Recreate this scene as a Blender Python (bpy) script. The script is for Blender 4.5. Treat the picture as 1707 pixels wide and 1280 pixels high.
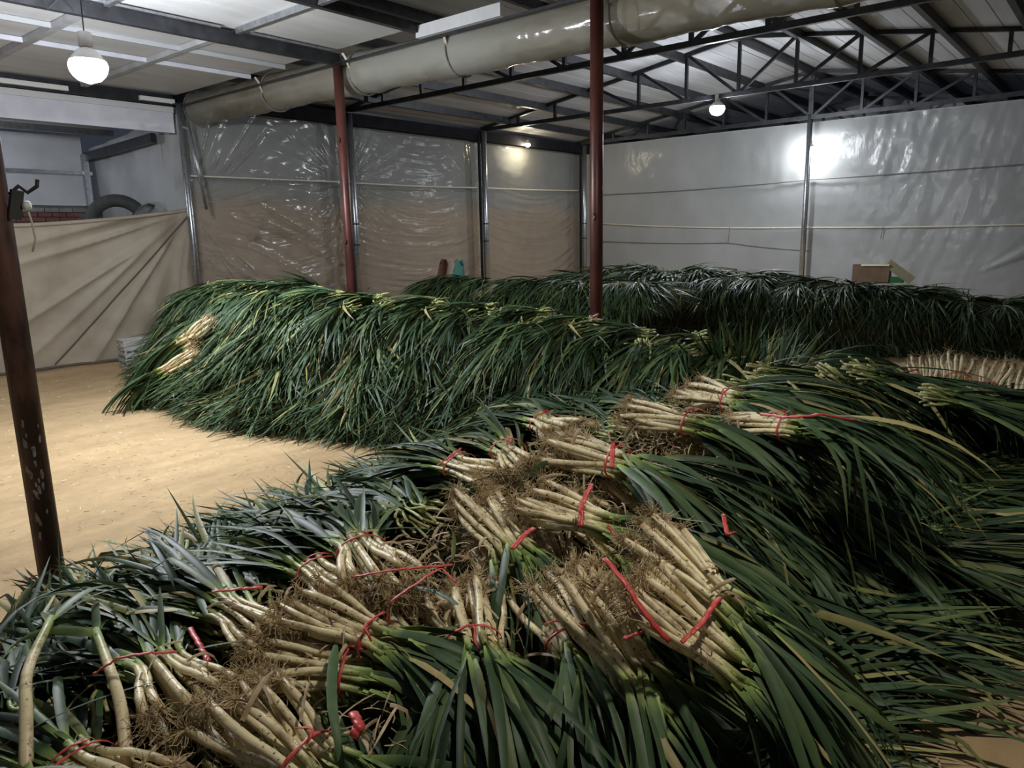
import bpy, math, random
import numpy as np
from mathutils import Matrix, Vector, Euler

D, R = bpy.data, math.radians
SC = bpy.context.scene
COL = SC.collection
for o in list(D.objects):
    D.objects.remove(o)

# ------------------------------------------------------------------ camera, world, exposure
F, PITCH, ROLL, AZ, H = 1230.0, R(11.4), R(1.2), R(40), 1.75
fw = Vector((math.cos(AZ) * math.cos(PITCH), math.sin(AZ) * math.cos(PITCH), -math.sin(PITCH)))
rt0 = Vector((math.sin(AZ), -math.cos(AZ), 0))
up0 = rt0.cross(fw)
rt = rt0 * math.cos(ROLL) - up0 * math.sin(ROLL)
up = rt0 * math.sin(ROLL) + up0 * math.cos(ROLL)
cam = D.objects.new('camera', D.cameras.new('camera'))
COL.objects.link(cam)
m = Matrix((rt, up, -fw)).transposed().to_4x4()
m.translation = (0, 0, H)
cam.matrix_world = m
cam.data.sensor_width = 36
cam.data.lens = F / 1707 * 36
cam.data.clip_start, cam.data.clip_end = 0.05, 100
SC.camera = cam
SC.view_settings.view_transform = 'Standard'
SC.view_settings.look = 'None'
SC.view_settings.exposure = 0.0
SC.view_settings.gamma = 1
SC.view_settings.use_curve_mapping = False
w = D.worlds.new('night')
SC.world = w
w.use_nodes = True
w.node_tree.nodes['Background'].inputs[0].default_value = (0.55, 0.65, 0.9, 1)
w.node_tree.nodes['Background'].inputs[1].default_value = 0.05
LAMPS = {  # bulb centre, radius, strength, colour
    'near_beam': ((2.62, 6.45, 3.12), 0.14, 1000, (0.88, 0.92, 1.0)),
    'truss': ((12.7, 5.87, 3.84), 0.13, 880, (0.88, 0.92, 1.0)),
    'far_wall': ((16.62, 5.54, 3.43), 0.085, 480, (0.95, 0.97, 1.0)),
    'back_wall': ((14.1, 11.20, 3.82), 0.06, 480, (1.0, 0.86, 0.62)),
    'overhead': ((1.9, 0.3, 3.70), 0.09, 700, (1.0, 0.94, 0.84)),
    'rear_room_fill': ((2.9, 13.1, 3.30), 0.08, 380, (0.80, 0.85, 1.0)),  # unseen bulb, added to brighten the room behind the cloth
}

# ------------------------------------------------------------------ helpers
def tag(o, label=None, cat=None, group=None, kind=None):
    if label: o['label'] = label
    if cat: o['category'] = cat
    if group: o['group'] = group
    if kind: o['kind'] = kind
    return o

def link(o, parent=None):
    COL.objects.link(o)
    if parent is not None: o.parent = parent
    return o

def empty(name, loc=(0, 0, 0), rot=(0, 0, 0), parent=None):
    o = D.objects.new(name, None)
    o.empty_display_size = 0.05
    o.location, o.rotation_euler = loc, rot
    return link(o, parent)

class MB:
    """collects vertices, faces and two float attributes (t along a leaf, rnd per leaf)"""
    def __init__(s):
        s.v, s.f, s.t, s.r, s.n = [], [], [], [], 0
    def add(s, v, f, t=None, r=0.5):
        v = np.asarray(v, float).reshape(-1, 3)
        s.f += [tuple(i + s.n for i in q) for q in f]
        s.v.append(v)
        s.t.append(np.zeros(len(v)) if t is None else np.asarray(t, float))
        s.r.append(np.full(len(v), r))
        s.n += len(v)
        return s
    def box(s, a, b):
        x0, y0, z0 = a; x1, y1, z1 = b
        v = [(x, y, z) for x in (x0, x1) for y in (y0, y1) for z in (z0, z1)]
        return s.add(v, [(0, 1, 3, 2), (4, 6, 7, 5), (0, 4, 5, 1), (2, 3, 7, 6), (0, 2, 6, 4), (1, 5, 7, 3)])
    def bar(s, a, b, wd, hg=None, upv=(0, 0, 1)):
        hg = hg or wd
        a, b = np.array(a, float), np.array(b, float)
        d = (b - a) / np.linalg.norm(b - a)
        u = np.array(upv, float)
        if abs(d @ u) > 0.95: u = np.array((1.0, 0, 0))
        x = np.cross(d, u); x /= np.linalg.norm(x)
        y = np.cross(x, d)
        v = [p + x * i * wd / 2 + y * j * hg / 2 for p in (a, b) for i, j in ((-1, -1), (1, -1), (1, 1), (-1, 1))]
        return s.add(v, [(0, 1, 2, 3), (7, 6, 5, 4), (0, 4, 5, 1), (1, 5, 6, 2), (2, 6, 7, 3), (3, 7, 4, 0)])
    def tube(s, pts, rad, n=8, t=None, r=0.5, flat=(1, 1), cap=True):
        v, f, tt = tube_arr(pts, rad, n, flat, cap)
        k = len(pts)
        tv = None
        if t is not None:
            tv = np.repeat(np.asarray(t, float), n)
        return s.add(v, f, tv, r)
    def ribbon(s, pts, wid, side, fold=0.15, r=0.5, t=None):
        v, f, tt = ribbon_arr(pts, wid, side, fold)
        return s.add(v, f, tt if t is None else t, r)
    def mesh(s, name, mat, smooth=False):
        me = D.meshes.new(name)
        v = np.concatenate(s.v)
        me.from_pydata(v.tolist(), [], s.f)
        at = me.attributes.new('t', 'FLOAT', 'POINT'); at.data.foreach_set('value', np.concatenate(s.t).astype(np.float32))
        ar = me.attributes.new('rnd', 'FLOAT', 'POINT'); ar.data.foreach_set('value', np.concatenate(s.r).astype(np.float32))
        if smooth:
            me.polygons.foreach_set('use_smooth', np.ones(len(me.polygons), bool))
        me.materials.append(mat)
        return me
    def build(s, name, mat, parent=None, smooth=False):
        return link(D.objects.new(name, s.mesh(name, mat, smooth)), parent)

def frames(pts):
    pts = np.asarray(pts, float)
    d = np.gradient(pts, axis=0)
    d /= np.linalg.norm(d, axis=1)[:, None] + 1e-9
    return pts, d

def tube_arr(pts, rad, n=8, flat=(1, 1), cap=True):
    pts, d = frames(pts)
    rad = np.broadcast_to(np.asarray(rad, float), (len(pts),))
    u = np.array((0, 0, 1.0))
    if abs(d[0] @ u) > 0.9: u = np.array((1.0, 0, 0))
    v, f = [], []
    ang = np.arange(n) * 2 * math.pi / n
    x = np.cross(d[0], u); x /= np.linalg.norm(x)
    for i in range(len(pts)):
        x = x - d[i] * (x @ d[i]); x /= np.linalg.norm(x) + 1e-9
        y = np.cross(x, d[i])
        v.append(pts[i] + rad[i] * (np.cos(ang)[:, None] * x * flat[0] + np.sin(ang)[:, None] * y * flat[1]))
    k = len(pts)
    for i in range(k - 1):
        for j in range(n):
            a, b = i * n + j, i * n + (j + 1) % n
            f.append((a, b, b + n, a + n))
    if cap:
        f.append(tuple(range(n))[::-1]); f.append(tuple(range((k - 1) * n, k * n)))
    return np.concatenate(v), f, None

def ribbon_arr(pts, wid, side, fold):
    pts, d = frames(pts)
    k = len(pts)
    side = np.asarray(side, float)
    v, f, t = [], [], []
    for i in range(k - 1):
        x = side - d[i] * (side @ d[i]); x /= np.linalg.norm(x) + 1e-9
        nrm = np.cross(x, d[i])
        if fold:
            v += [pts[i] - x * wid[i] / 2, pts[i] - nrm * wid[i] * fold, pts[i] + x * wid[i] / 2]
        else:
            v += [pts[i] - x * wid[i] / 2, pts[i] + x * wid[i] / 2]
    c = 3 if fold else 2
    t = np.repeat(np.linspace(0, 1, k)[:-1], c).tolist() + [1.0]
    v.append(pts[-1])
    for i in range(k - 2):
        for j in range(c - 1):
            a = i * c + j
            f.append((a, a + 1, a + c + 1, a + c))
    e = (k - 2) * c
    for j in range(c - 1):
        f.append((e + j, e + j + 1, (k - 1) * c))
    return np.array(v), f, t

# ------------------------------------------------------------------ materials
def new_mat(name):
    mt = D.materials.new(name); mt.use_nodes = True
    nt = mt.node_tree
    return mt, nt, nt.nodes['Principled BSDF'], nt.nodes['Material Output']

def N(nt, t, **kw):
    n = nt.nodes.new(t)
    for k, v in kw.items():
        if k.startswith('i_'):
            key = k[2:]
            n.inputs[int(key) if key.isdigit() else key.replace('_', ' ')].default_value = v
        else: setattr(n, k, v)
    return n

def ramp(nt, fac, stops):
    r = nt.nodes.new('ShaderNodeValToRGB')
    el = r.color_ramp.elements
    while len(el) < len(stops): el.new(0.5)
    for e, (p, c) in zip(el, stops):
        e.position = p; e.color = (*c, 1)
    nt.links.new(fac, r.inputs[0])
    return r.outputs[0]

def mix(nt, fac, a, b, mode='MIX'):
    n = N(nt, 'ShaderNodeMix', data_type='RGBA', blend_type=mode)
    for sock, val in ((n.inputs[0], fac), (n.inputs[6], a), (n.inputs[7], b)):
        if isinstance(val, (int, float)): sock.default_value = val
        elif isinstance(val, tuple): sock.default_value = (*val, 1)
        else: nt.links.new(val, sock)
    return n.outputs[2]

def noise(nt, scale, detail=3, vec=None, rough=0.55, stretch=None, coord='Object'):
    n = N(nt, 'ShaderNodeTexNoise'); n.inputs['Scale'].default_value = scale
    n.inputs['Detail'].default_value = detail; n.inputs['Roughness'].default_value = rough
    tc = N(nt, 'ShaderNodeTexCoord')
    mp = N(nt, 'ShaderNodeMapping')
    if stretch: mp.inputs['Scale'].default_value = stretch
    nt.links.new(tc.outputs[coord], mp.inputs[0]); nt.links.new(mp.outputs[0], n.inputs['Vector'])
    return n.outputs['Fac']

def bump(nt, b, h, strength, dist=0.01):
    n = N(nt, 'ShaderNodeBump'); n.inputs['Strength'].default_value = strength; n.inputs['Distance'].default_value = dist
    nt.links.new(h, n.inputs['Height']); nt.links.new(n.outputs[0], b.inputs['Normal'])

def plain(name, c1, c2=None, rough=0.6, metal=0.0, scale=8, stretch=None, bmp=0.0, spec=0.5, lo=0.35, hi=0.65):
    mt, nt, b, o = new_mat(name)
    b.inputs['Roughness'].default_value = rough; b.inputs['Metallic'].default_value = metal
    b.inputs['Specular IOR Level'].default_value = spec
    if c2:
        nz = noise(nt, scale, 5, stretch=stretch)
        nt.links.new(ramp(nt, nz, [(lo, c1), (hi, c2)]), b.inputs['Base Color'])
        if bmp: bump(nt, b, nz, bmp)
    else: b.inputs['Base Color'].default_value = (*c1, 1)
    return mt

def leaf_material():
    mt, nt, b, o = new_mat('leek_leaf')
    t = N(nt, 'ShaderNodeAttribute', attribute_name='t').outputs['Fac']
    r = N(nt, 'ShaderNodeAttribute', attribute_name='rnd').outputs['Fac']
    oi = N(nt, 'ShaderNodeObjectInfo').outputs['Random']
    green = ramp(nt, r, [(0.0, (0.022, 0.045, 0.023)), (0.35, (0.041, 0.076, 0.033)), (0.7, (0.062, 0.102, 0.042)), (0.90, (0.110, 0.148, 0.052)), (0.955, (0.26, 0.25, 0.09)), (1.0, (0.36, 0.28, 0.13))])
    along = ramp(nt, t, [(0.0, (1, 1, 1)), (0.06, (0.55, 0.55, 0.55)), (0.16, (0, 0, 0))])
    c = mix(nt, along, green, (0.30, 0.40, 0.11))
    hs = N(nt, 'ShaderNodeHueSaturation')
    ma = N(nt, 'ShaderNodeMapRange'); ma.inputs[3].default_value = 0.75; ma.inputs[4].default_value = 1.3
    nt.links.new(oi, ma.inputs[0]); nt.links.new(ma.outputs[0], hs.inputs['Value']); nt.links.new(c, hs.inputs['Color'])
    nz = noise(nt, 30, 2)
    c2 = mix(nt, 0.35, hs.outputs[0], ramp(nt, nz, [(0.3, (0.6, 0.65, 0.6)), (0.7, (1.2, 1.25, 1.2))]), 'MULTIPLY')
    tip = ramp(nt, t, [(0.93, (0, 0, 0)), (1.0, (0.7, 0.7, 0.7))])
    c3 = mix(nt, tip, c2, (0.24, 0.20, 0.07))
    nt.links.new(c3, b.inputs['Base Color'])
    b.inputs['Roughness'].default_value = 0.50
    b.inputs['Specular IOR Level'].default_value = 0.27
    return mt

def stalk_material():
    mt, nt, b, o = new_mat('leek_stalk')
    t = N(nt, 'ShaderNodeAttribute', attribute_name='t').outputs['Fac']
    base = ramp(nt, t, [(0.0, (0.58, 0.43, 0.22)), (0.15, (0.84, 0.72, 0.45)), (0.70, (0.86, 0.76, 0.46)), (0.88, (0.46, 0.50, 0.19)), (1.0, (0.22, 0.34, 0.09))])
    d1 = ramp(nt, noise(nt, 22, 6, stretch=(0.5, 1, 1), rough=0.65), [(0.50, (0, 0, 0)), (0.68, (0.8, 0.8, 0.8))])
    c = mix(nt, d1, base, (0.21, 0.125, 0.055))
    d2 = ramp(nt, noise(nt, 75, 3), [(0.60, (0, 0, 0)), (0.68, (1, 1, 1))])
    c = mix(nt, d2, c, (0.12, 0.07, 0.03))
    nt.links.new(c, b.inputs['Base Color'])
    b.inputs['Roughness'].default_value = 0.45
    return mt

def film_material(name, col, trans, rough, bscale=3, bstr=0.3, bdist=0.02, stretch=(1, 1, 1), gloss=0.25, col2=None, cscale=1.5):
    """polythene film: a little diffuse and translucent haze, clear in part, with a glossy face"""
    mt, nt, b, o = new_mat(name)
    nt.nodes.remove(b)
    nz = noise(nt, bscale, 4, stretch=stretch)
    bp = N(nt, 'ShaderNodeBump'); bp.inputs['Strength'].default_value = bstr; bp.inputs['Distance'].default_value = bdist
    nt.links.new(nz, bp.inputs['Height'])
    df = N(nt, 'ShaderNodeBsdfDiffuse'); df.inputs[0].default_value = (*col, 1)
    tl = N(nt, 'ShaderNodeBsdfTranslucent'); tl.inputs[0].default_value = (*col, 1)
    tr = N(nt, 'ShaderNodeBsdfTransparent'); tr.inputs[0].default_value = (0.95, 0.96, 0.97, 1)
    gl = N(nt, 'ShaderNodeBsdfGlossy'); gl.inputs[1].default_value = rough
    for s in (df, gl): nt.links.new(bp.outputs[0], s.inputs['Normal'])
    if col2:
        cc = ramp(nt, noise(nt, cscale, 5, stretch=stretch), [(0.35, col), (0.68, col2)])
        nt.links.new(cc, df.inputs[0]); nt.links.new(cc, tl.inputs[0])
    m1 = N(nt, 'ShaderNodeMixShader'); m1.inputs[0].default_value = 0.4
    nt.links.new(df.outputs[0], m1.inputs[1]); nt.links.new(tl.outputs[0], m1.inputs[2])
    m2 = N(nt, 'ShaderNodeMixShader'); m2.inputs[0].default_value = trans
    nt.links.new(m1.outputs[0], m2.inputs[1]); nt.links.new(tr.outputs[0], m2.inputs[2])
    fr = N(nt, 'ShaderNodeLayerWeight'); fr.inputs[0].default_value = gloss
    nt.links.new(bp.outputs[0], fr.inputs['Normal'])
    m3 = N(nt, 'ShaderNodeMixShader')
    nt.links.new(fr.outputs['Fresnel'], m3.inputs[0]); nt.links.new(m2.outputs[0], m3.inputs[1]); nt.links.new(gl.outputs[0], m3.inputs[2])
    nt.links.new(m3.outputs[0], o.inputs[0])
    return mt

def emit(name, col, strength):
    mt, nt, b, o = new_mat(name)
    nt.nodes.remove(b)
    e = N(nt, 'ShaderNodeEmission'); e.inputs[0].default_value = (*col, 1); e.inputs[1].default_value = strength
    nt.links.new(e.outputs[0], o.inputs[0])
    return mt

def floor_material():
    mt, nt, b, o = new_mat('sandy_floor')
    big = noise(nt, 0.8, 5); fine = noise(nt, 9, 8, rough=0.7); streak = noise(nt, 2.2, 6, stretch=(0.35, 1.6, 1))
    c = ramp(nt, big, [(0.3, (0.40, 0.28, 0.15)), (0.7, (0.53, 0.385, 0.215))])
    c = mix(nt, 0.5, c, ramp(nt, fine, [(0.3, (0.72, 0.70, 0.66)), (0.7, (1.15, 1.15, 1.12))]), 'MULTIPLY')
    c = mix(nt, 0.45, c, ramp(nt, streak, [(0.35, (0.72, 0.70, 0.66)), (0.6, (1.1, 1.1, 1.1))]), 'MULTIPLY')
    nt.links.new(c, b.inputs['Base Color'])
    b.inputs['Roughness'].default_value = 0.85
    b.inputs['Specular IOR Level'].default_value = 0.25
    bump(nt, b, fine, 0.5, 0.012)
    return mt

def backing_material():
    """earth-brown rendered wall low down, grey-blue sheet above: the wall behind the film"""
    mt, nt, b, o = new_mat('two_tone_wall')
    tc = N(nt, 'ShaderNodeTexCoord'); sx = N(nt, 'ShaderNodeSeparateXYZ')
    nt.links.new(tc.outputs['Object'], sx.inputs[0])
    nz = noise(nt, 0.6, 2)
    ad = N(nt, 'ShaderNodeMath', operation='MULTIPLY_ADD'); ad.inputs[1].default_value = 0.5
    nt.links.new(nz, ad.inputs[0]); nt.links.new(sx.outputs[2], ad.inputs[2])
    c = ramp(nt, ad.outputs[0], [(0, (0, 0, 0)), (1, (1, 1, 1))])
    mr = N(nt, 'ShaderNodeMapRange'); mr.inputs[1].default_value = 2.45; mr.inputs[2].default_value = 2.85
    nt.links.new(ad.outputs[0], mr.inputs[0])
    c = mix(nt, mr.outputs[0], (0.55, 0.41, 0.27), (0.36, 0.38, 0.37))
    c = mix(nt, 0.5, c, ramp(nt, noise(nt, 3, 6), [(0.3, (0.65, 0.65, 0.65)), (0.7, (1.15, 1.15, 1.15))]), 'MULTIPLY')
    nt.links.new(c, b.inputs['Base Color']); b.inputs['Roughness'].default_value = 0.9
    return mt

M = dict(
    leaf=leaf_material(), stalk=stalk_material(), floor=floor_material(), backing=backing_material(),
    root=plain('dry_roots', (0.34, 0.24, 0.12), (0.58, 0.46, 0.26), 0.9, scale=20),
    husk=plain('dry_husk', (0.30, 0.20, 0.10), (0.52, 0.42, 0.27), 0.75, scale=14),
    tie=plain('red_plastic_tie', (0.50, 0.04, 0.04), (0.66, 0.11, 0.09), 0.42, scale=25),
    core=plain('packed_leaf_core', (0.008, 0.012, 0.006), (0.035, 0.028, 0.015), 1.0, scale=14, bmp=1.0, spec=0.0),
    rust=plain('red_brown_post', (0.055, 0.020, 0.016), (0.13, 0.042, 0.032), 0.40, 0.2, scale=6, stretch=(1, 1, 0.3)),
    rustdark=plain('worn_brown_post', (0.045, 0.020, 0.015), (0.13, 0.060, 0.042), 0.6, 0.1, scale=9, stretch=(1, 1, 0.35), lo=0.45, hi=0.62),
    chip=plain('bare_patch', (0.30, 0.27, 0.24), (0.12, 0.09, 0.08), 0.7, scale=40),
    galv=plain('galvanised_steel', (0.30, 0.32, 0.34), (0.44, 0.46, 0.48), 0.32, 0.85, scale=18),
    truss=plain('dark_truss_steel', (0.022, 0.023, 0.026), (0.045, 0.047, 0.052), 0.42, 0.4, scale=7),
    black=plain('black_sheet', (0.010, 0.010, 0.012), (0.016, 0.016, 0.02), 0.9, scale=4, spec=0.1),
    panel=plain('white_ceiling_panel', (0.52, 0.53, 0.53), (0.62, 0.63, 0.63), 0.55, scale=2, stretch=(0.3, 2, 1)),
    roofpanel=plain('grey_roof_panel', (0.33, 0.34, 0.35), (0.43, 0.44, 0.45), 0.5, scale=2, stretch=(0.3, 3, 1)),
    corr=plain('corrugated_sheet', (0.20, 0.22, 0.18), (0.28, 0.29, 0.25), 0.5, 0.3, scale=3),
    fascia=plain('pale_fascia', (0.55, 0.56, 0.62), (0.66, 0.67, 0.72), 0.6, scale=3),
    tarp=plain('tan_tarp', (0.29, 0.245, 0.18), (0.40, 0.35, 0.27), 0.7, scale=1.6, bmp=0.15),
    seam=plain('tarp_seam', (0.09, 0.075, 0.055), None, 0.9),
    rope=plain('pale_rope', (0.52, 0.48, 0.38), (0.62, 0.58, 0.48), 0.8, scale=30),
    darkrope=plain('grey_rope', (0.12, 0.11, 0.10), (0.2, 0.19, 0.17), 0.8, scale=30),
    backpanel=plain('grey_back_panel', (0.42, 0.43, 0.43), (0.50, 0.51, 0.51), 0.7, scale=2),
    brick=plain('dull_brick', (0.11, 0.045, 0.035), (0.17, 0.08, 0.065), 0.9, scale=4),
    mortar=plain('grey_mortar', (0.16, 0.15, 0.14), (0.22, 0.21, 0.19), 0.95, scale=6),
    film1=film_material('clear_film', (0.40, 0.39, 0.35), 0.60, 0.17, 5, 0.25, 0.02, (0.5, 1, 1), 0.20, (0.52, 0.50, 0.45), 0.8),
    film2=film_material('hazy_film', (0.60, 0.62, 0.62), 0.18, 0.20, 4, 0.45, 0.025, (1, 1.4, 0.8), 0.22, (0.50, 0.52, 0.51), 0.7),
    ductfilm=film_material('yellowed_duct_film', (0.55, 0.55, 0.48), 0.35, 0.14, 7, 0.4, 0.02, (1, 0.35, 1), 0.30, (0.36, 0.31, 0.21), 1.3),
    looseFilm=film_material('loose_film', (0.40, 0.41, 0.40), 0.55, 0.12, 5, 0.5, 0.02, (1, 1, 1), 0.35),
    plasticgrey=plain('crate_plastic', (0.36, 0.36, 0.34), (0.46, 0.46, 0.43), 0.5, scale=10),
    card=plain('cardboard', (0.36, 0.23, 0.14), (0.46, 0.31, 0.20), 0.85, scale=6),
    cardin=plain('cardboard_pale', (0.50, 0.46, 0.28), (0.58, 0.54, 0.36), 0.85, scale=6),
    greenp=plain('green_print', (0.03, 0.24, 0.07), (0.05, 0.30, 0.10), 0.6, scale=6),
    sackred=plain('brown_sack', (0.13, 0.045, 0.03), (0.20, 0.08, 0.055), 0.85, scale=9),
    sackteal=plain('teal_sack', (0.05, 0.16, 0.13), (0.08, 0.22, 0.18), 0.8, scale=9),
    sackpale=plain('pale_sack', (0.36, 0.27, 0.21), (0.45, 0.35, 0.28), 0.85, scale=9),
    rubber=plain('dark_rubber', (0.035, 0.037, 0.036), (0.055, 0.057, 0.055), 0.8, scale=9),
    wire=plain('black_wire', (0.02, 0.02, 0.02), None, 0.6),
    white=plain('white_ceramic', (0.7, 0.7, 0.68), None, 0.4),
    straw=plain('straw_bits', (0.55, 0.47, 0.30), (0.75, 0.70, 0.58), 0.8, scale=12),
    filmgrey=plain('grey_side_film', (0.34, 0.35, 0.34), (0.42, 0.43, 0.42), 0.35, scale=1.5, bmp=0.2),
)

rs = np.random.RandomState(7)
random.seed(5)

# smooth value noise for sheets
def vnoise(x, y, seed=0):
    rg = np.random.RandomState(seed)
    tb = rg.rand(64, 64)
    xi, yi = np.floor(x).astype(int), np.floor(y).astype(int)
    fx, fy = x - xi, y - yi
    fx, fy = fx * fx * (3 - 2 * fx), fy * fy * (3 - 2 * fy)
    g = lambda i, j: tb[i % 64, j % 64]
    return (g(xi, yi) * (1 - fx) + g(xi + 1, yi) * fx) * (1 - fy) + (g(xi, yi + 1) * (1 - fx) + g(xi + 1, yi + 1) * fx) * fy

def sheet(name, nu, nv, fn, mat, parent=None, smooth=True):
    """grid surface: fn(u, v) -> xyz arrays, u and v in 0..1"""
    u, v = np.meshgrid(np.linspace(0, 1, nu), np.linspace(0, 1, nv), indexing='ij')
    x, y, z = fn(u, v)
    P = np.stack([x, y, z], -1).reshape(-1, 3)
    i, j = np.meshgrid(np.arange(nu - 1), np.arange(nv - 1), indexing='ij')
    a = (i * nv + j).ravel()
    f = np.stack([a, a + nv, a + nv + 1, a + 1], -1)
    me = D.meshes.new(name)
    me.from_pydata(P.tolist(), [], f.tolist())
    if smooth: me.polygons.foreach_set('use_smooth', np.ones(len(me.polygons), bool))
    me.materials.append(mat)
    return link(D.objects.new(name, me), parent)

# ================================================================== the setting
YW, XW, XD, XE = 11.4, 16.85, 5.8, 5.84      # back wall, far wall, post row, ceiling edge
RIDGE, ZR, SLOPE = 5.5, 4.98, 0.152
roof_z = lambda y: ZR - SLOPE * abs(y - RIDGE)

def floor_fn(u, v):
    x, y = -4 + 22 * u, -4 + 20.5 * v
    z = 0.02 * (vnoise(x * 1.3, y * 1.3, 1) - 0.5) + 0.03 * (vnoise(x * 0.5, y * 0.5, 2) - 0.5) + 0.008 * (vnoise(x * 5, y * 5, 3) - 0.5)
    return x, y, z - 0.01
tag(sheet('floor', 160, 150, floor_fn, M['floor']), kind='structure')

wb = MB().box((5.92, YW + 0.28, 0), (XW + 0.3, YW + 0.36, 4.1)).build('wall_back', M['backing']); tag(wb, kind='structure')
wf = MB().box((XW + 0.14, -4, 0), (XW + 0.22, YW + 0.3, 4.0)).build('wall_far', M['backpanel']); tag(wf, kind='structure')
XR = 21.5                                             # the roof runs on past the far partition
tag(MB().box((XR, -4, 0), (XR + 0.1, YW + 0.3, 5.1)).build('trim_1', M['roofpanel']), kind='structure')
tag(MB().box((XD + 0.1, YW - 0.10, 3.79), (XW, YW + 0.3, 4.0)).build('trim_2', M['black']), kind='structure')

# roof: panels between purlins, each a piece of the ceiling
ceil = empty('ceiling', (0, 0, 0)); tag(ceil, kind='structure')
ys = [11.5, 10.6, 9.6, 8.6, 7.6, 6.55, RIDGE, 4.45, 3.4, 2.4, 1.4, 0.4, -0.6, -1.8]
xs = [XE, 9.0, 12.7, XW + 0.1, XR]
for a, b in zip(ys[:-1], ys[1:]):
    for x0, x1 in zip(xs[:-1], xs[1:]):
        q = MB()
        n = 3                                          # each panel has two shallow pressed lines
        for k in range(n):
            ya, yb = a + (b - a) * k / n, a + (b - a) * (k + 1) / n
            gp = 0.012 if k else 0.02
            za, zb = roof_z(ya), roof_z(yb)
            s = 1 if yb > ya else -1
            ya2 = ya + s * gp
            v = [(x, y, z + h) for h in (0, 0.05) for x, y, z in ((x0 + 0.008, ya2, roof_z(ya2)), (x1 - 0.008, ya2, roof_z(ya2)), (x1 - 0.008, yb, zb), (x0 + 0.008, yb, zb))]
            q.add(v, [(0, 1, 2, 3), (7, 6, 5, 4), (0, 4, 5, 1), (1, 5, 6, 2), (2, 6, 7, 3), (3, 7, 4, 0)])
        q.build('roof_panel', M['roofpanel'], ceil)
q = MB()
for s0, s1 in ((11.6, RIDGE), (RIDGE, -1.9)):
    q.add([(XE, s0, roof_z(s0) + 0.07), (XR + 0.1, s0, roof_z(s0) + 0.07), (XR + 0.1, s1, roof_z(s1) + 0.07), (XE, s1, roof_z(s1) + 0.07)], [(0, 1, 2, 3)])
q.build('roof_sheet', M['black'], ceil)
for y in ys:
    z = roof_z(y) - 0.055
    MB().bar((XE, y, z), (XR, y, z - 0.02), 0.075, 0.14).build('purlin', M['truss'], ceil)
# corrugated roof over the low white ceiling
def corr_fn(u, v):
    y = 11.4 - 9.4 * v
    return -2 + 7.85 * u, y, ZR - SLOPE * np.abs(y - RIDGE) + 0.02 * np.sin(y * 2 * math.pi / 0.16)
sheet('corrugated_roof', 2, 700, corr_fn, M['corr'], ceil)
# low white ceiling: panels in a grid, with light rails under the joints
zc = 3.92
for y0, y1 in ((6.07, 7.5), (7.5, 8.55), (8.55, 9.45), (9.45, 11.4), (4.2, 6.07)):
    for x0, x1 in ((-1.8, 0.6), (0.6, 1.9), (1.9, 3.25), (3.25, 4.55), (4.55, XE)):
        if y0 < 5 and x0 > 4.5: continue
        MB().box((x0 + 0.006, y0 + 0.006, zc + random.uniform(0, 0.006)), (x1 - 0.006, y1 - 0.006, zc + 0.05)).build('ceiling_panel', M['panel'], ceil)
for x in (0.6, 1.9, 3.25, 4.55):
    MB().bar((x, 4.3, zc - 0.03), (x, 7.45, zc - 0.03), 0.05, 0.06).build('ceiling_rail', M['galv'], ceil)
    MB().bar((x - 0.05, 7.56, zc - 0.035), (x - 0.05, 11.3, zc - 0.035), 0.08, 0.06).build('ceiling_rail', M['roofpanel'], ceil)
MB().bar((XE - 0.03, 4.9, zc - 0.06), (XE - 0.03, 6.07, zc - 0.06), 0.06, 0.12).build('ceiling_edge_strip', M['panel'], ceil)
for y, mt in ((8.55, 'roofpanel'), (9.35, 'fascia')):
    MB().bar((-1.8, y, zc - 0.035), (XE, y, zc - 0.03), 0.035, 0.05).build('ceiling_rail', M[mt], ceil)
MB().bar((-1.8, 6.07, zc - 0.02), (XE, 6.07, zc - 0.02), 0.07, 0.10).build('ceiling_rail', M['truss'], ceil)

bm = empty('trim_3'); tag(bm, kind='structure')       # beam across the posts
MB().bar((-1.8, 7.5, 3.82), (XE + 0.03, 7.5, 3.82), 0.07, 0.13).build('beam', M['truss'], bm)
MB().bar((-1.8, 7.44, 3.895), (4.35, 7.44, 3.895), 0.025, 0.022).build('beam_edge', M['galv'], bm)
MB().bar((4.7, 7.44, 3.895), (XE - 0.1, 7.44, 3.895), 0.025, 0.022).build('beam_edge', M['galv'], bm)
tag(MB().bar((1.17, 3.4, 3.80), (1.17, 9.6, 3.80), 0.09, 0.14).build('trim_4', M['truss']), kind='structure')
fs = empty('trim_5'); tag(fs, kind='structure')
MB().box((-1.8, YW, 3.37), (XD - 0.04, YW + 0.05, 3.70)).build('fascia_board', M['fascia'], fs)
MB().bar((-1.8, YW - 0.02, 3.83), (XD - 0.04, YW - 0.02, 3.83), 0.06, 0.16).build('eave_beam', M['truss'], fs)
MB().box((-1.8, YW - 0.03, 3.66), (XD - 0.04, YW, 3.74)).build('fascia_lip', M['panel'], fs)
for a, b in ((2.2, 4.3), (5.25, 5.76)):
    MB().box((a, YW - 0.10, 3.78), (b, YW - 0.02, 3.84)).build('lit_edge_strip', M['white'], fs)  # lamp shine on the eave channel edge, put in as white strips

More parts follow.
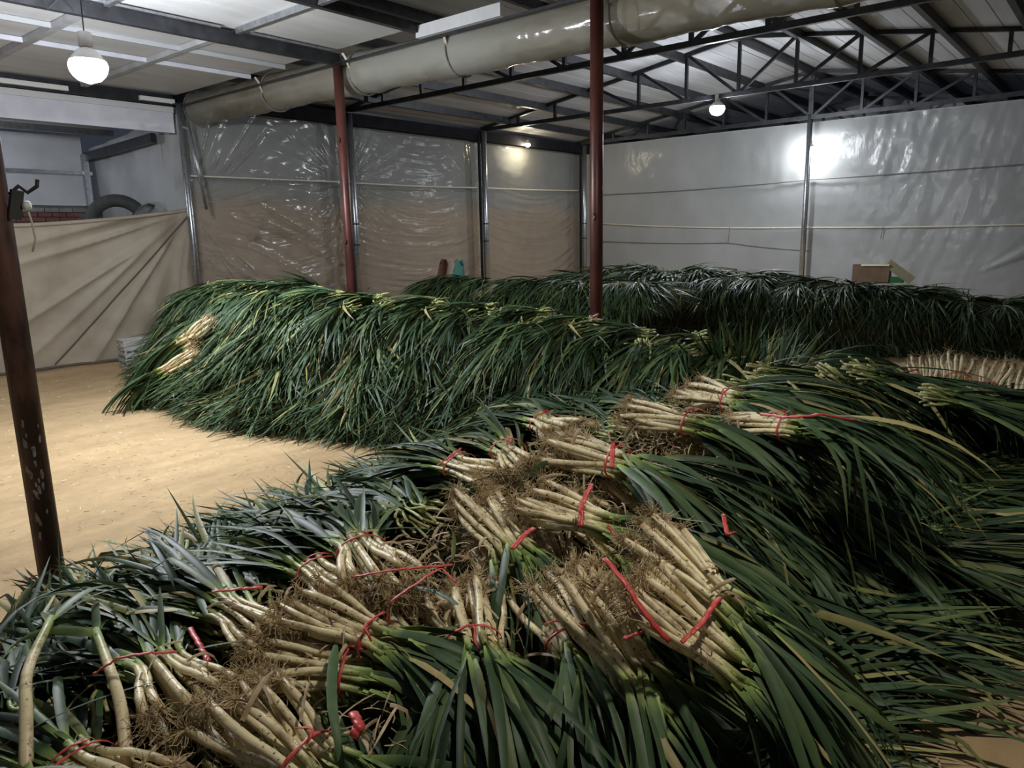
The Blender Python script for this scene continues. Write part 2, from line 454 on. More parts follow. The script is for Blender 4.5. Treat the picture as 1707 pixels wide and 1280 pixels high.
# room behind the cloth: back panels, brick, grey film, sloping beams
rb = empty('wall_rear'); tag(rb, kind='structure')
rs_ = empty('wall_left'); tag(rs_, kind='structure')
rc = empty('trim_6'); tag(rc, kind='structure')
MB().box((0, 14.55, 2.42), (5.62, 14.6, 3.6)).build('back_panel', M['backpanel'], rb)
MB().box((0, 14.62, 0), (5.7, 14.7, 2.44)).build('mortar', M['mortar'], rb)
for r_ in range(5):                                   # the brickwork that shows above the cloth
    for c in range(16):
        x = 2.2 + c * 0.225 + (0.11 if r_ % 2 else 0)
        z = 1.98 + r_ * 0.082
        dd = random.uniform(0, 0.012)
        if x < 5.45:
            MB().box((x, 14.545 - dd, z), (x + 0.21, 14.63, z + 0.068)).build('brick', M['brick'] if r_ < 4 else M['mortar'], rb)
sheet('side_film', 40, 30, lambda u, v: (5.78 + 0.05 * vnoise(u * 9, v * 3, 9), YW + 0.55 + 2.75 * u, 3.62 * v - 0.2 * u * v), M['filmgrey'], rs_)
MB().box((5.80, YW + 0.26, 0), (5.96, YW + 0.58, 3.64)).build('corner_strip', M['filmgrey'], rs_)
MB().box((0, YW + 0.06, 3.66), (5.7, 14.8, 3.72)).build('rear_ceiling', M['panel'], rc)
for y, z in ((12.3, 3.6), (13.4, 3.55)):
    MB().bar((0, y, z), (5.7, y, z), 0.06, 0.1).build('rear_purlin', M['galv'], rc)
MB().bar((0, 14.5, 2.98), (5.72, 14.5, 2.98), 0.05, 0.06).build('rear_rail', M['galv'], rb)
MB().bar((5.66, 11.9, 3.34), (5.66, 14.5, 3.26), 0.08, 0.14).build('side_beam', M['truss'], rs_)
MB().bar((5.62, 14.48, 0), (5.62, 14.48, 3.3), 0.09, 0.09).build('corner_post', M['galv'], rs_)

# ------------------------------------------------------------------ plastic film on the walls
POSTX = (8.95, 12.6, 16.5)
crease = lambda n: 1 - np.abs(2 * n - 1)
def film1_fn(u, v):
    x = 5.9 + (XW - 5.95) * u
    z = 3.80 * v
    d = np.zeros_like(x)
    for px, pz, amp, reach in ((5.85, 2.3, 0.060, 2.4), (8.95, 2.75, 0.045, 1.3), (12.6, 2.7, 0.018, 1.2), (16.4, 2.7, 0.012, 1.2)):   # creases fan out from where the film is pinched
        dx, dz = x - px, z - pz
        r_ = np.sqrt(dx * dx + dz * dz) + 0.1
        a = np.arctan2(dz, np.abs(dx))
        fan = crease(vnoise(a * 11 + 20 + (dx > 0) * 7.3 + 0.25 * np.sin(r_ * 2.2), r_ * 0.6 + 3, int(px * 10))) ** 2
        d -= amp * fan * np.clip(r_ / 0.5, 0, 1) * np.exp(-(r_ / reach) ** 2)
    bay = (x - 9.0) % 3.7 - 1.85
    sag = crease(vnoise(x * 0.55 + 3, z * 9 - 0.35 * bay ** 2 * 3 + 0.3 * np.sin(x * 1.7), 31)) ** 2
    d -= 0.034 * sag * np.clip((3.2 - z) / 1.4, 0.15, 1)
    fine = crease(vnoise(x * 1.3, z * 26 - 2.2 * bay ** 2, 32)) ** 2
    d -= 0.012 * fine * np.clip((3.4 - z) / 1.4, 0.3, 1)
    dia = crease(vnoise((x * 0.75 + z * 1.4) * 3.2, (x - z) * 0.5, 41)) ** 3
    d -= 0.06 * dia * np.clip((9.2 - x) / 1.5, 0, 1) * np.clip((2.7 - z) / 0.8, 0, 1)
    d += 0.010 * (vnoise(x * 6, z * 9, 51) - 0.5)
    for px in POSTX: d += 0.06 * np.exp(-((x - px) / 0.25) ** 2)
    return x, YW + 0.10 + d, z
fb = sheet('wall_film_back', 420, 200, film1_fn, M['film1']); fb.name = 'plastic_sheeting'
tag(fb, 'clear wrinkled plastic sheeting hung on the brown wall behind the long pile', 'plastic sheet', 'plastic sheeting on the walls')

def film2_fn(u, v):
    y = YW - 0.02 - 13.5 * u
    z = 3.97 * v
    d = 0.02 * (vnoise(y * 1.2, z * 2.5, 61) - 0.5) + 0.012 * (vnoise(y * 5, z * 3, 62) - 0.5)
    k = np.clip(1 - np.abs(y - 3.2) / 2.0, 0, 1)
    d += 0.03 * k * crease(vnoise((y + 0.25 * z) * 7, z * 1.3, 63)) ** 2
    d += 0.008 * crease(vnoise(y * 9, z * 4, 66)) ** 2 * np.clip((6.5 - y) / 2, 0.2, 1)
    a = np.arctan2(z - 0.85, (2.3 - y))                  # folds sweeping up from the carton
    d += 0.10 * np.exp(-((a - 0.45) / 0.3) ** 2) * np.clip(3.2 - y, 0, 1) * (vnoise(a * 14, y * 0.3, 64) - 0.5)
    return XW - 0.03 + d, y, z
f2 = sheet('plastic_sheeting', 240, 100, film2_fn, M['film2'])
tag(f2, 'hazy pale plastic sheeting covering the far wall behind the dark pile', 'plastic sheet', 'plastic sheeting on the walls')

# battens and ropes across the films
def rope(name, pts, rad, mt, label, cat='rope', group=None):
    o = MB().tube(pts, rad, 6).build(name, mt, None, True)
    return tag(o, label, cat, group)
def sagline(a, b, sag, n=14):
    a, b = np.array(a, float), np.array(b, float)
    s = np.linspace(0, 1, n)[:, None]
    p = a + (b - a) * s
    p[:, 2] -= sag * 4 * (s * (1 - s))[:, 0]
    return p
rope('wall_rope', np.concatenate([sagline((5.9, YW - 0.05, 2.75), (8.9, YW - 0.06, 2.77), 0.0), sagline((8.95, YW - 0.06, 2.77), (12.6, YW - 0.06, 2.80), 0.02)[1:], sagline((12.6, YW - 0.06, 2.80), (16.5, YW - 0.05, 2.86), 0.02)[1:]]),
     0.014, M['rope'], 'pale rope stretched along the clear film of the back wall past three pipes')
rope('wall_rope', np.concatenate([sagline((XW - 0.06, 11.2, 2.74), (XW - 0.06, 5.6, 2.79), 0.04), sagline((XW - 0.06, 5.55, 2.79), (XW - 0.06, -1.5, 2.92), 0.03)[1:]]),
     0.012, M['darkrope'], 'upper grey line across the hazy film of the far wall')
rope('wall_rope', np.concatenate([sagline((XW - 0.06, 11.0, 2.01), (XW - 0.06, 5.6, 1.78), 0.05), sagline((XW - 0.06, 5.55, 1.78), (XW - 0.06, -1.5, 1.83), 0.06)[1:]]),
     0.016, M['rope'], 'middle pale line across the hazy film of the far wall')
rope('wall_rope', np.concatenate([sagline((XW - 0.06, 11.0, 1.55), (XW - 0.06, 7.4, 1.47), 0.03), sagline((XW - 0.06, 7.35, 1.47), (XW - 0.06, 5.5, 1.28), 0.02)[1:]]),
     0.009, M['darkrope'], 'lowest thin cord on the far wall ending at the tall pole')
for y, z, l, lb in ((7.35, 1.84, 0.36, 'thin grey tie cord hanging between the lower lines left of the tall pole'), (4.05, 1.78, 0.26, 'short tie cord hanging from the middle line near the carton')):
    rope('tie_cord', sagline((XW - 0.07, y, z), (XW - 0.07, y + 0.03, z - l), 0), 0.008, M['darkrope'], lb)

# ------------------------------------------------------------------ posts
def post(loc, h, rad, mt, label, name='steel_post', round_=True, plates=True, lean=0.0):
    t = empty(name, loc); tag(t, label, 'post')
    b = MB()
    if round_: b.tube([(0, 0, 0), (0, 0, h * 0.5), (lean, 0, h)], rad, 16)
    else: b.bar((0, 0, 0), (lean, 0, h), rad * 1.8, rad * 1.8, (0, 1, 0))
    b.build('shaft', mt, t, round_)
    if plates:
        MB().box((-rad * 1.9, -rad * 1.9, 0), (rad * 1.9, rad * 1.9, 0.012)).build('base_plate', mt, t)
        MB().box((lean - rad * 1.5, -rad * 1.5, h - 0.012), (lean + rad * 1.5, rad * 1.5, h)).build('cap_plate', M['truss'], t)
    return t
P1 = post((1.17, 4.08, 0), 3.73, 0.061, M['rustdark'], 'dark worn brown post standing nearest, at the edge of the bare sand floor')
for k in range(22):                                    # flakes where the paint has come off
    a, z, s = random.uniform(-2.7, -1.2), random.gauss(0.62, 0.17), random.uniform(0.005, 0.016)
    pts = []
    for q in np.arange(9) * 2 * math.pi / 9:
        j = s * random.uniform(0.5, 1.3)
        aa = a + j * 11 * math.cos(q)
        pts.append((0.0625 * math.cos(aa), 0.0625 * math.sin(aa), z + j * 2.0 * math.sin(q)))
    MB().add(pts, [tuple(range(9))]).build('paint_flake', M['chip'], P1)
P2 = post((XD, 7.43, 0), 3.74, 0.058, M['rust'], 'red-brown post rising behind the long pile, under the end of the dark beam')
P3 = post((XD, 3.82, 0), 3.80, 0.060, M['rust'], 'red-brown post in the middle, crossing in front of the plastic duct')
for p, zs in ((P2, (1.72, 2.9)), (P3, (1.9,))):
    for z in zs:
        MB().tube([(-0.075, -0.02, z - 0.03), (-0.066, -0.03, z), (-0.075, -0.02, z + 0.03)], 0.012, 6).build('weld_lug', M['rust'], p)
ob = MB().tube([(0.0, -0.0, 0.0), (0.03, -0.03, 0.02), (0.05, 0.0, -0.02), (0.0, 0.04, 0.0), (-0.05, 0.02, -0.03)], 0.01, 6).build('rag_strip', plain('pink_rag', (0.75, 0.35, 0.36), (0.8, 0.5, 0.5), 0.7), None, True)
ob.location = (XD - 0.09, 3.79, 1.0); tag(ob, 'pale pink strip knotted at the foot of the middle red-brown post', 'strip')
P4 = post((XD, 11.26, 0), 3.78, 0.05, M['galv'], 'grey pipe post at the corner where the cloth barrier meets the clear film', 'pipe_post')
MB().tube([(-0.02, -0.24, 3.50), (0.14, -0.24, 2.23)], 0.024, 8).build('brace_pipe', M['galv'], P4, True)
MB().bar((-0.02, -0.24, 3.40), (0, 0, 3.46), 0.03).build('brace_clip', M['galv'], P4)
for x, lb in zip(POSTX, ('grey pipe post just behind the left red-brown post', 'grey pipe post in the middle of the clear film wall', 'grey pipe post nearest the far corner of the clear film wall')):
    pp = post((x, YW - 0.16, 0), 3.98, 0.062, M['galv'], lb, 'pipe_post')
    for z in (1.62, 2.0):
        MB().tube([(0, 0, z), (0, 0, z + 0.025)], 0.067, 14).build('clamp_ring', M['truss'], pp, True)
    MB().bar((-0.10, 0.05, 0.3), (-0.10, 0.05, 3.9), 0.06, 0.03, (0, 1, 0)).build('rear_channel', M['black'], pp)
rp = post((16.45, 5.54, 0), 4.1, 0.045, M['galv'], 'tall thin pole under the roof ridge against the far wall', 'ridge_pole')
MB().bar((0.055, -0.03, 0), (0.055, -0.03, 4.0), 0.025).build('side_rod', M['truss'], rp)
MB().bar((0, 0, 4.1), (0, 0, ZR - 0.12), 0.06).build('pole_head', M['truss'], rp)

# ------------------------------------------------------------------ roof trusses
def truss(x, label, y0=11.3, y1=-0.3, extra=0.0):
    t = empty('roof_truss', (x, 0, 0)); tag(t, label, 'truss', 'roof trusses')
    zb = 4.03
    zt = lambda y: zb + 0.04 + (roof_z(y) - 0.14 - (roof_z(11.3) - 0.14)) 
    MB().bar((0, y0, zb), (0, y1, zb), 0.06, 0.075).build('bottom_chord', M['truss'], t)
    MB().bar((0, y0 + 0.1, zt(y0)), (0, RIDGE, zt(RIDGE)), 0.06, 0.085).build('top_chord', M['truss'], t)
    MB().bar((0, RIDGE, zt(RIDGE)), (0, y1 - 0.1, zt(y1)), 0.06, 0.085).build('top_chord', M['truss'], t)
    n = 12
    yy = [y0 + (y1 - y0) * k / n for k in range(1, n)]
    for y in yy:
        MB().bar((0, y, zb), (0, y, zt(y)), 0.05, 0.055).build('upright', M['truss'], t)
    full = [y0] + yy + [y1]
    for k in range(3, 9):
        ya, yb = full[k], full[k + 1]
        if k < 6: a, b = (0, ya, zt(ya)), (0, yb, zb)
        else: a, b = (0, yb, zt(yb)), (0, ya, zb)
        MB().bar(a, b, 0.042, 0.05).build('diagonal', M['truss'], t)
truss(9.0, 'dark steel roof truss nearest, just behind the plastic duct')
truss(12.7, 'dark steel roof truss in the middle, with a lit bulb under its chord')
truss(20.2, 'dark steel roof truss beyond the far partition, seen over its top edge')
truss(16.45, 'dark steel roof truss farthest, carried by the tall pole at the far wall')

# ------------------------------------------------------------------ air duct
du = empty('air_duct', (XD + 0.34, 0, 0)); tag(du, 'long yellowed plastic air duct hung along the red-brown posts', 'duct')
cuts = [11.3, 9.2, 7.35, 5.75, 3.75, 1.9, 0.0, -1.5]
zax = lambda y: 3.69 + 0.014 * (y - 7)
def duct_seg(a, b, sd):
    def fn(u, v):
        y = a + (b - a) * u
        th = 2 * math.pi * v
        rr = 0.242 + 0.012 * np.clip((9 - y) / 9, -0.3, 1) - 0.02 * np.sin(math.pi * u) * (np.sin(th) > -2)
        rr = rr + 0.016 * (vnoise(u * 9, v * 7 * 1.0, sd) - 0.5) * np.sin(math.pi * v) * 2 + 0.01 * (vnoise(u * 40, v * 4, sd + 1) - 0.5) * np.exp(-((u - 0.5) / 0.5) ** 2) * np.sin(math.pi * v)
        return rr * np.sin(th), y, zax(y) + rr * np.cos(th)
    sheet('duct_film', 60, 36, fn, M['ductfilm'], du)
for k in range(len(cuts) - 1):
    duct_seg(cuts[k], cuts[k + 1], 70 + 3 * k)
for k, y in enumerate(cuts):
    rr = 0.254
    MB().tube([(rr * math.sin(a), y, zax(y) + rr * math.cos(a)) for a in np.linspace(0, 2 * math.pi, 33)], 0.009, 6).build('hoop', M['darkrope'], du, True)
    if 0 < k < 7:
        MB().tube([(-0.34, y - 0.02, 3.86), (-0.29, y - 0.02, 3.80), (-0.235, y, 3.68)], 0.012, 6, flat=(1.8, 0.5)).build('hanger_strap', M['rope'], du, True)
MB().bar((-0.34, 11.3, 3.745), (-0.34, -1.5, 3.80), 0.022, 0.022).build('duct_rail', M['truss'], du)

# ------------------------------------------------------------------ lamps
def bulb(key, label, cord_top, name='light_bulb'):
    c, rad, st, col = LAMPS[key]
    t = empty(name, c); tag(t, label, 'light bulb', 'bare bulbs')
    mt = emit('lit_bulb_' + key, col, st)
    b = MB()
    zs = np.linspace(-1, 1, 11)
    prof = [(math.sqrt(max(1 - z * z, 0.0004)) * rad * (1 if z < 0 else (1 - 0.35 * z)), z * rad) for z in zs]
    n = 14
    V = [(r_ * math.cos(a), r_ * math.sin(a), z) for r_, z in prof for a in np.arange(n) * 2 * math.pi / n]
    Fq = lambda k: [(i * n + j, i * n + (j + 1) % n, (i + 1) * n + (j + 1) % n, (i + 1) * n + j) for i in range(k) for j in range(n)]
    b.add(V[:7 * n], Fq(6)).build('glass', mt, t, True)
    MB().add(np.array(V[6 * n:]) * (1.02, 1.02, 1), Fq(4)).build('housing', M['white'], t, True)   # the driver housing shades the ceiling
    MB().tube([(0, 0, rad * 0.95), (0, 0, rad * 1.7)], rad * 0.36, 10).build('socket', M['white'], t, True)
    dz = np.array(cord_top) - np.array(c)
    MB().tube([(0, 0, rad * 1.7), tuple(dz * 0.6 + np.array((0.01, 0.01, rad * 0.6))), tuple(dz)], 0.005, 5).build('cord', M['wire'], t)
    return t
bulb('near_beam', 'glaring white bulb hanging under the white ceiling beyond the nearest post', (2.62, 6.45, 3.9))
bulb('truss', 'glaring white bulb hanging under the middle roof truss', (12.7, 5.87, 4.0))
bulb('far_wall', 'glaring white bulb behind the tall pole on the far wall', (16.62, 5.54, 4.0))
bulb('back_wall', 'small warm bulb at the top of the clear film wall', (14.1, 11.25, 4.0))
bulb('overhead', 'bare bulb hanging above the front pile, outside the picture', (1.9, 0.3, 4.2))
bulb('rear_room_fill', 'bare bulb added to brighten the room behind the cloth barrier, outside the picture', (2.9, 13.1, 3.66))
wr = MB()
wr.tube([(2.95, 7.42, 3.76), (2.85, 7.42, 3.85), (2.75, 7.44, 3.74), (2.7, 7.44, 3.9)], 0.005, 5)
tag(wr.build('lamp_wire', M['wire'], None, True), 'loose black wire looped at the dark beam above the nearest bulb', 'wire')

# ------------------------------------------------------------------ cloth barrier
tb = empty('cloth_barrier', (0, 0, 0)); tag(tb, 'tan cloth barrier stretched from the nearest post line to the corner pipe post', 'tarpaulin')
XB0, XB1 = -1.0, 5.9
def ztop(x): return 2.0 + 0.24 * np.clip((x - 3.2) / 2.7, -0.3, 1) ** 2 * np.sign(np.clip(x - 3.2, 0, 1) + 1e-6)
def tarp_fn(u, v):
    x = XB0 + (XB1 - XB0) * u
    zt = 2.0 + 0.24 * np.clip((x - 3.2) / 2.7, 0, 1) ** 1.6
    z = zt * v
    y = 11.42 + 0.38 * (1 - v)
    cx, cz = x - 5.9, z - 2.24                              # folds run down and left from the tied corner
    a = np.arctan2(-cz, -cx)
    r_ = np.sqrt(cx * cx + cz * cz)
    y = y - 0.11 * crease(vnoise(a * 8 + 2, r_ * 0.35, 81)) ** 2 * np.clip(r_ / 1.2, 0, 1) * np.clip((x - 2.5) / 2, 0.25, 1)
    y = y + 0.05 * (vnoise(x * 0.8, z * 3.2, 82) - 0.5)
    return x, y, z + 0.005
sheet('cloth', 220, 80, tarp_fn, M['tarp'], tb)
def tarp_pt(x, z, off=-0.03):
    zt = 2.0 + 0.24 * min(max((x - 3.2) / 2.7, 0), 1) ** 1.6
    X, Y, Z = tarp_fn(np.array((x - XB0) / (XB1 - XB0)), np.array(z / zt))
    return (float(X), float(Y) + off, float(Z))
MB().tube([tarp_pt(x, 0.999 * (2.0 + 0.24 * min(max((x - 3.2) / 2.7, 0), 1) ** 1.6), 0) for x in np.linspace(XB0, XB1, 40)], 0.028, 7).build('rolled_hem', M['tarp'], tb, True)
MB().tube([tarp_pt(5.86 - 2.05 * s, 2.16 - 2.1 * s, -0.012) for s in np.linspace(0, 1, 30)], 0.011, 5).build('seam', M['seam'], tb)
MB().tube([tarp_pt(x, 0.02, -0.02 + 0.03 * math.sin(x * 5)) for x in np.linspace(XB0, 5.3, 40)], 0.022, 6).build('ground_hem', M['seam'], tb, True)

# bundle of clear film gathered over the corner, dark rounded shape behind the cloth
def gath(u, v):
    x = 5.05 + 0.85 * u; a = v * math.pi
    k = np.sin(u * math.pi * 0.62) ** 0.7
    return x, 12.15 + 0.25 * np.cos(a) + 0.04 * (vnoise(u * 3 + v * 14, u * 2, 91) - 0.5), 1.7 + (0.70 * k + 0.06 * (vnoise(v * 16 + u * 8, u * 2, 92) - 0.5)) * np.sin(a)
o = sheet('gathered_film', 40, 40, gath, M['looseFilm']); tag(o, 'heap of dark clear film gathered behind the cloth barrier at its tied corner', 'plastic sheet')
ty = MB()
for rr, rad in ((0.40, 0.10),):
    ty.tube([(rr * math.cos(a), 0, rr * math.sin(a)) for a in np.linspace(0, 2 * math.pi, 40)], rad, 12, cap=False)
o = ty.build('rubber_tyre', M['rubber'], None, True); o.location = (5.34, 12.75, 2.03); o.rotation_euler = (0, 0, R(-25))
tag(o, 'dark rounded arch like a tyre showing above the cloth barrier', 'tyre')
st_ = MB().bar((0, 0, 0), (0, 0, 1.56), 0.7, 0.4).build('tyre_stand', M['mortar'], None); st_.location = (5.34, 12.75, 0)
tag(st_, 'grey block behind the cloth barrier carrying the dark round shape', 'block')

# hanging switch on the nearest post
hs = empty('hanging_switch', (1.235, 4.02, 1.93)); tag(hs, 'small white round switch with dark clip hanging on the nearest post', 'switch')
MB().tube([(0.03, -0.02, 0.0), (0.045, -0.035, 0.0)], 0.022, 12).build('switch_disc', M['white'], hs, True)
MB().tube([(-0.02, 0, 0.05), (0.02, -0.01, 0.09), (0.05, -0.02, 0.06), (0.09, -0.03, 0.09), (0.095, -0.03, 0.12)], 0.010, 6).build('clip', M['wire'], hs, True)
MB().bar((-0.015, 0, -0.06), (0.012, -0.01, 0.07), 0.03, 0.05).build('bracket', M['rubber'], hs)
MB().tube([(0.04, -0.02, -0.02), (0.05, -0.02, -0.08), (0.055, -0.02, -0.15), (0.035, -0.02, -0.21)], 0.005, 5).build('pull_cord', M['rope'], hs, True)

# crate by the cloth
cr = empty('plastic_crate', (4.66, 10.95, 0), (0, 0, R(-8))); tag(cr, 'pale grey slatted crate at the far left end of the long pile', 'crate')
for z in (0.0, 0.09, 0.18, 0.27, 0.36):
    for (a, b) in (((-0.24, -0.17), (0.24, -0.17)), ((-0.24, 0.17), (0.24, 0.17)), ((-0.24, -0.17), (-0.24, 0.17)), ((0.24, -0.17), (0.24, 0.17))):
        MB().bar((*a, z + 0.02), (*b, z + 0.02), 0.014, 0.045 if z != 0.36 else 0.035).build('slat', M['plasticgrey'], cr)
for x in np.linspace(-0.23, 0.23, 6):
    for y in (-0.172, 0.172):
        MB().bar((x, y, 0), (x, y, 0.395), 0.02, 0.016, (0, 1, 0)).build('upright', M['plasticgrey'], cr)
MB().box((-0.24, -0.17, 0.0), (0.24, 0.17, 0.012)).build('bottom', M['plasticgrey'], cr)

# ================================================================== leeks
def unit(v):
    v = np.asarray(v, float); return v / (np.linalg.norm(v) + 1e-9)

def leaf_path(rg, p0, yaw, pitch, L, droop, n=8):
    ds = L / (n - 1)
    p = np.array(p0, float); pts = [p.copy()]
    bend = rg.normal(0, 0.35)
    kink = rg.uniform(0.25, 0.8) if rg.rand() < 0.22 else 9
    kk = rg.uniform(0.4, 1.1)
    for i in range(n - 1):
        s = (i + 0.5) / (n - 1)
        a = pitch - droop * s ** 1.25 - (kk if s > kink else 0)
        a = max(a, R(-96))
        y = yaw + bend * s * s
        p = p + ds * np.array((math.cos(a) * math.cos(y), math.cos(a) * math.sin(y), math.sin(a)))
        pts.append(p.copy())
    return np.array(pts)

def leaf_geo(rg, p0, yaw, pitch, L, W, droop, n=8, fold=0.16):
    pts = leaf_path(rg, p0, yaw, pitch, L, droop, n)
    s = np.linspace(0, 1, n)
    wd = W * np.clip(0.45 + 4.5 * s, 0, 1) * np.clip((1 - s) * 1.9, 0, 1) ** 0.8
    roll = rg.normal(0, 0.6)
    side = np.array((-math.sin(yaw), math.cos(yaw), 0)) * math.cos(roll) + np.array((0, 0, 1)) * math.sin(roll)
    return ribbon_arr(pts, wd, side, fold)

def stalk_path(rg, y0, z0, SL):
    j = rg.uniform(-0.06, 0.04); ty, tz = rg.normal(0, 0.022), rg.normal(0, 0.014)
    n = 6
    s = np.linspace(0, 1, n)
    sq = 1 - 0.35 * np.exp(-((s - 0.72) / 0.28) ** 2)
    x = j + (SL - j) * s
    by, bz = rg.normal(0, 0.008), rg.normal(0, 0.006)
    y = y0 * sq * (1.12 - 0.1 * s) + by * np.sin(s * math.pi) + ty * (0.72 - s)
    z = z0 * sq * (1.1 - 0.1 * s) + bz * np.sin(s * math.pi) + tz * (0.72 - s)
    return np.stack([x, y, z], -1)

def roots_geo(rg, p, d, mb, k=44):
    for i in range(k):
        q = unit(-d * rg.uniform(0.1, 1.1) + rg.normal(0, 0.62, 3))
        L = rg.uniform(0.03, 0.085)
        pts = [p + q * 0.004]
        for t in range(4):
            q = unit(q + rg.normal(0, 0.42, 3) + np.array((0, 0, -0.12)))
            pts.append(pts[-1] + q * L / 4)
        mb.tube(pts, [0.0016, 0.0014, 0.0012, 0.001, 0.0006], 3, r=rg.rand(), cap=False)

def husk_geo(rg, p, yaw, mb_or_none=None):
    L = rg.uniform(0.08, 0.2)
    pts = leaf_path(rg, p, yaw + rg.normal(0, 0.7), rg.uniform(-0.2, 0.6), L, rg.uniform(0.6, 2.4), 7)
    wd = np.full(7, rg.uniform(0.006, 0.014)); wd[-2] *= 0.6
    return ribbon_arr(pts, wd, np.array((-math.sin(yaw), math.cos(yaw), rg.normal(0, 0.5))), 0.3)

def me_of(name, geo, mat, rnd, smooth=True, t=None):
    b = MB(); v, f, tt = geo
    b.add(v, f, tt if t is None else t, rnd)
    return b.mesh(name, mat, smooth)

HW, HH = 0.115, 0.055
def make_variant(seed, droop, spread=22, nle=14, nlf=6, SL=0.36, lw=(0.020, 0.034), ll=(0.42, 0.72), leafn=8, fold=0.16, lift=0.0, jit=10):
    rg = np.random.RandomState(seed)
    leeks = []
    slots = []
    for k in range(nle):
        for _ in range(60):
            y, z = rg.uniform(-1, 1), rg.uniform(-1, 1)
            if y * y + z * z < 1 and all((y - a) ** 2 + ((z - b) * 0.55) ** 2 > 0.085 for a, b in slots): break
        slots.append((y, z))
    for y, z in slots:
        path = stalk_path(rg, y * HW, z * HH, SL * rg.uniform(0.93, 1.05))
        r0 = rg.uniform(0.0105, 0.0145)
        rad = r0 * np.array((1.0, 1.08, 0.98, 0.95, 0.95, 0.85))
        d = unit(path[1] - path[0])
        hy = R(spread) * y + rg.normal(0, R(5)); hp = R(5) * z + rg.normal(0, R(3)) + lift
        lv = []
        for k in range(nlf):
            yaw = hy + rg.normal(0, R(jit)); pit = hp + rg.normal(-2 * k / nlf, 1) * R(5)
            p0 = path[-1] + np.array((-0.03 + 0.022 * k, rg.normal(0, 0.004), rg.normal(0, 0.004)))
            rn = rg.rand()
            lv.append((leaf_geo(rg, p0, yaw, pit, rg.uniform(*ll), rg.uniform(*lw), droop * rg.uniform(0.75, 1.2), leafn, fold), rn))
        leeks.append(dict(path=path, rad=rad, d=d, leaves=lv, r=rg.rand()))
    return dict(leeks=leeks, rg=rg, SL=SL)

def tie_mb(rg, at=0.27):
    b = MB()
    n = 22
    th = np.arange(n) * 2 * math.pi / n
    xo = at + 0.010 * np.sin(th + rg.rand() * 6) + rg.normal(0, 0.0015, n)
    V = []
    for dx, dr in ((-0.005, 0.0), (-0.004, 0.003), (0.004, 0.003), (0.005, 0.0)):
        V += [(xo[i] + dx * (1 + 0.3 * math.sin(i * 2.1)), (HW * 0.80 + dr) * math.cos(th[i]), (HH * 0.95 + 0.012 + dr) * math.sin(th[i])) for i in range(n)]
    b.add(V, [(k * n + i, k * n + (i + 1) % n, ((k + 1) % 4) * n + (i + 1) % n, ((k + 1) % 4) * n + i) for k in range(4) for i in range(n)])
    q = np.array((at, rg.uniform(-0.04, 0.04), HH + 0.012)); pts = [q]; hd = rg.uniform(0, 6.3)
    for k in range(5):
        hd += rg.normal(0, 0.4)
        q = q + np.array((math.cos(hd) * 0.018, math.sin(hd) * 0.02, 0.006 - 0.005 * k)); pts.append(q)
    b.tube(pts, [0.004, 0.006, 0.005, 0.006, 0.005, 0.003], 5, flat=(1, 0.35))
    return b

def full_meshes(seed, droop, **kw):
    g0 = 0.8 if kw.get('SL', 1) < 0.2 else 0.0
    """every leek, leaf, root tuft, tie and husk of a bundle as its own mesh"""
    v = make_variant(seed, droop, **kw); rg = v['rg']; out = []
    for l in v['leeks']:
        tb_ = MB().tube(l['path'], l['rad'] * (0.55 if g0 else 1), 7, np.linspace(g0, 1, 6), l['r'])
        rm = MB(); roots_geo(rg, l['path'][0], l['d'], rm)
        out.append((tb_.mesh('leek', M['stalk'], True), rm.mesh('roots', M['root']), [me_of('leaf', g, M['leaf'], rn, t=(np.asarray(g[2]) * 0.9 + 0.1 if g0 else None)) for g, rn in l['leaves']]))
    hk = [me_of('dry_leaf', husk_geo(rg, (rg.uniform(0.05, 0.34), rg.uniform(-HW, HW), HH * rg.uniform(0.6, 1.1)), rg.uniform(-3, 3)), M['husk'], rg.rand()) for _ in range(6)]
    return dict(leeks=out, tie=tie_mb(rg).mesh('tie', M['tie'], True), husk=hk)

def mid_meshes(seed, droop, **kw):
    g0 = 0.8 if kw.get('SL', 1) < 0.2 else 0.0
    """leeks one by one, leaves and roots joined"""
    v = make_variant(seed, droop, **kw); rg = v['rg']
    lf, rm, st = MB(), MB(), []
    for l in v['leeks']:
        st.append(MB().tube(l['path'], l['rad'] * (0.55 if g0 else 1), 6, np.linspace(g0, 1, 6), l['r']).mesh('leek', M['stalk'], True))
        roots_geo(rg, l['path'][0], l['d'], rm, 22)
        for (g, f, t), rn in l['leaves']: lf.add(g, f, np.asarray(t) * (0.9 if g0 else 1) + (0.1 if g0 else 0), rn)
    return dict(st=st, leaves=lf.mesh('leaves', M['leaf'], True), roots=rm.mesh('roots', M['root']), tie=tie_mb(rg).mesh('tie', M['tie'], True))

def far_meshes(seed, droop, **kw):
    v = make_variant(seed, droop, leafn=6, fold=0, **kw); rg = v['rg']
    lf, st, rm = MB(), MB(), MB()
    g0 = 0.85 if v['SL'] < 0.15 else 0.0
    for l in v['leeks']:
        st.tube(l['path'], l['rad'] * (0.6 if g0 else 1), 5, np.linspace(g0, 1, 6), l['r'])
        roots_geo(rg, l['path'][0], l['d'], rm, 7)
        for (g, f, t), rn in l['leaves']: lf.add(g, f, np.asarray(t) * (0.86 if g0 else 1) + (0.13 if g0 else 0), rn)
    return dict(leaves=lf.mesh('leaves', M['leaf'], True), stalks=st.mesh('stalks', M['stalk'], True), roots=rm.mesh('roots', M['root']), tie=tie_mb(rg).mesh('tie', M['tie'], True), raw=lf)

def put(name, me, parent, kind=None):
    o = link(D.objects.new(name, me), parent)
    if kind: o['kind'] = kind
    return o

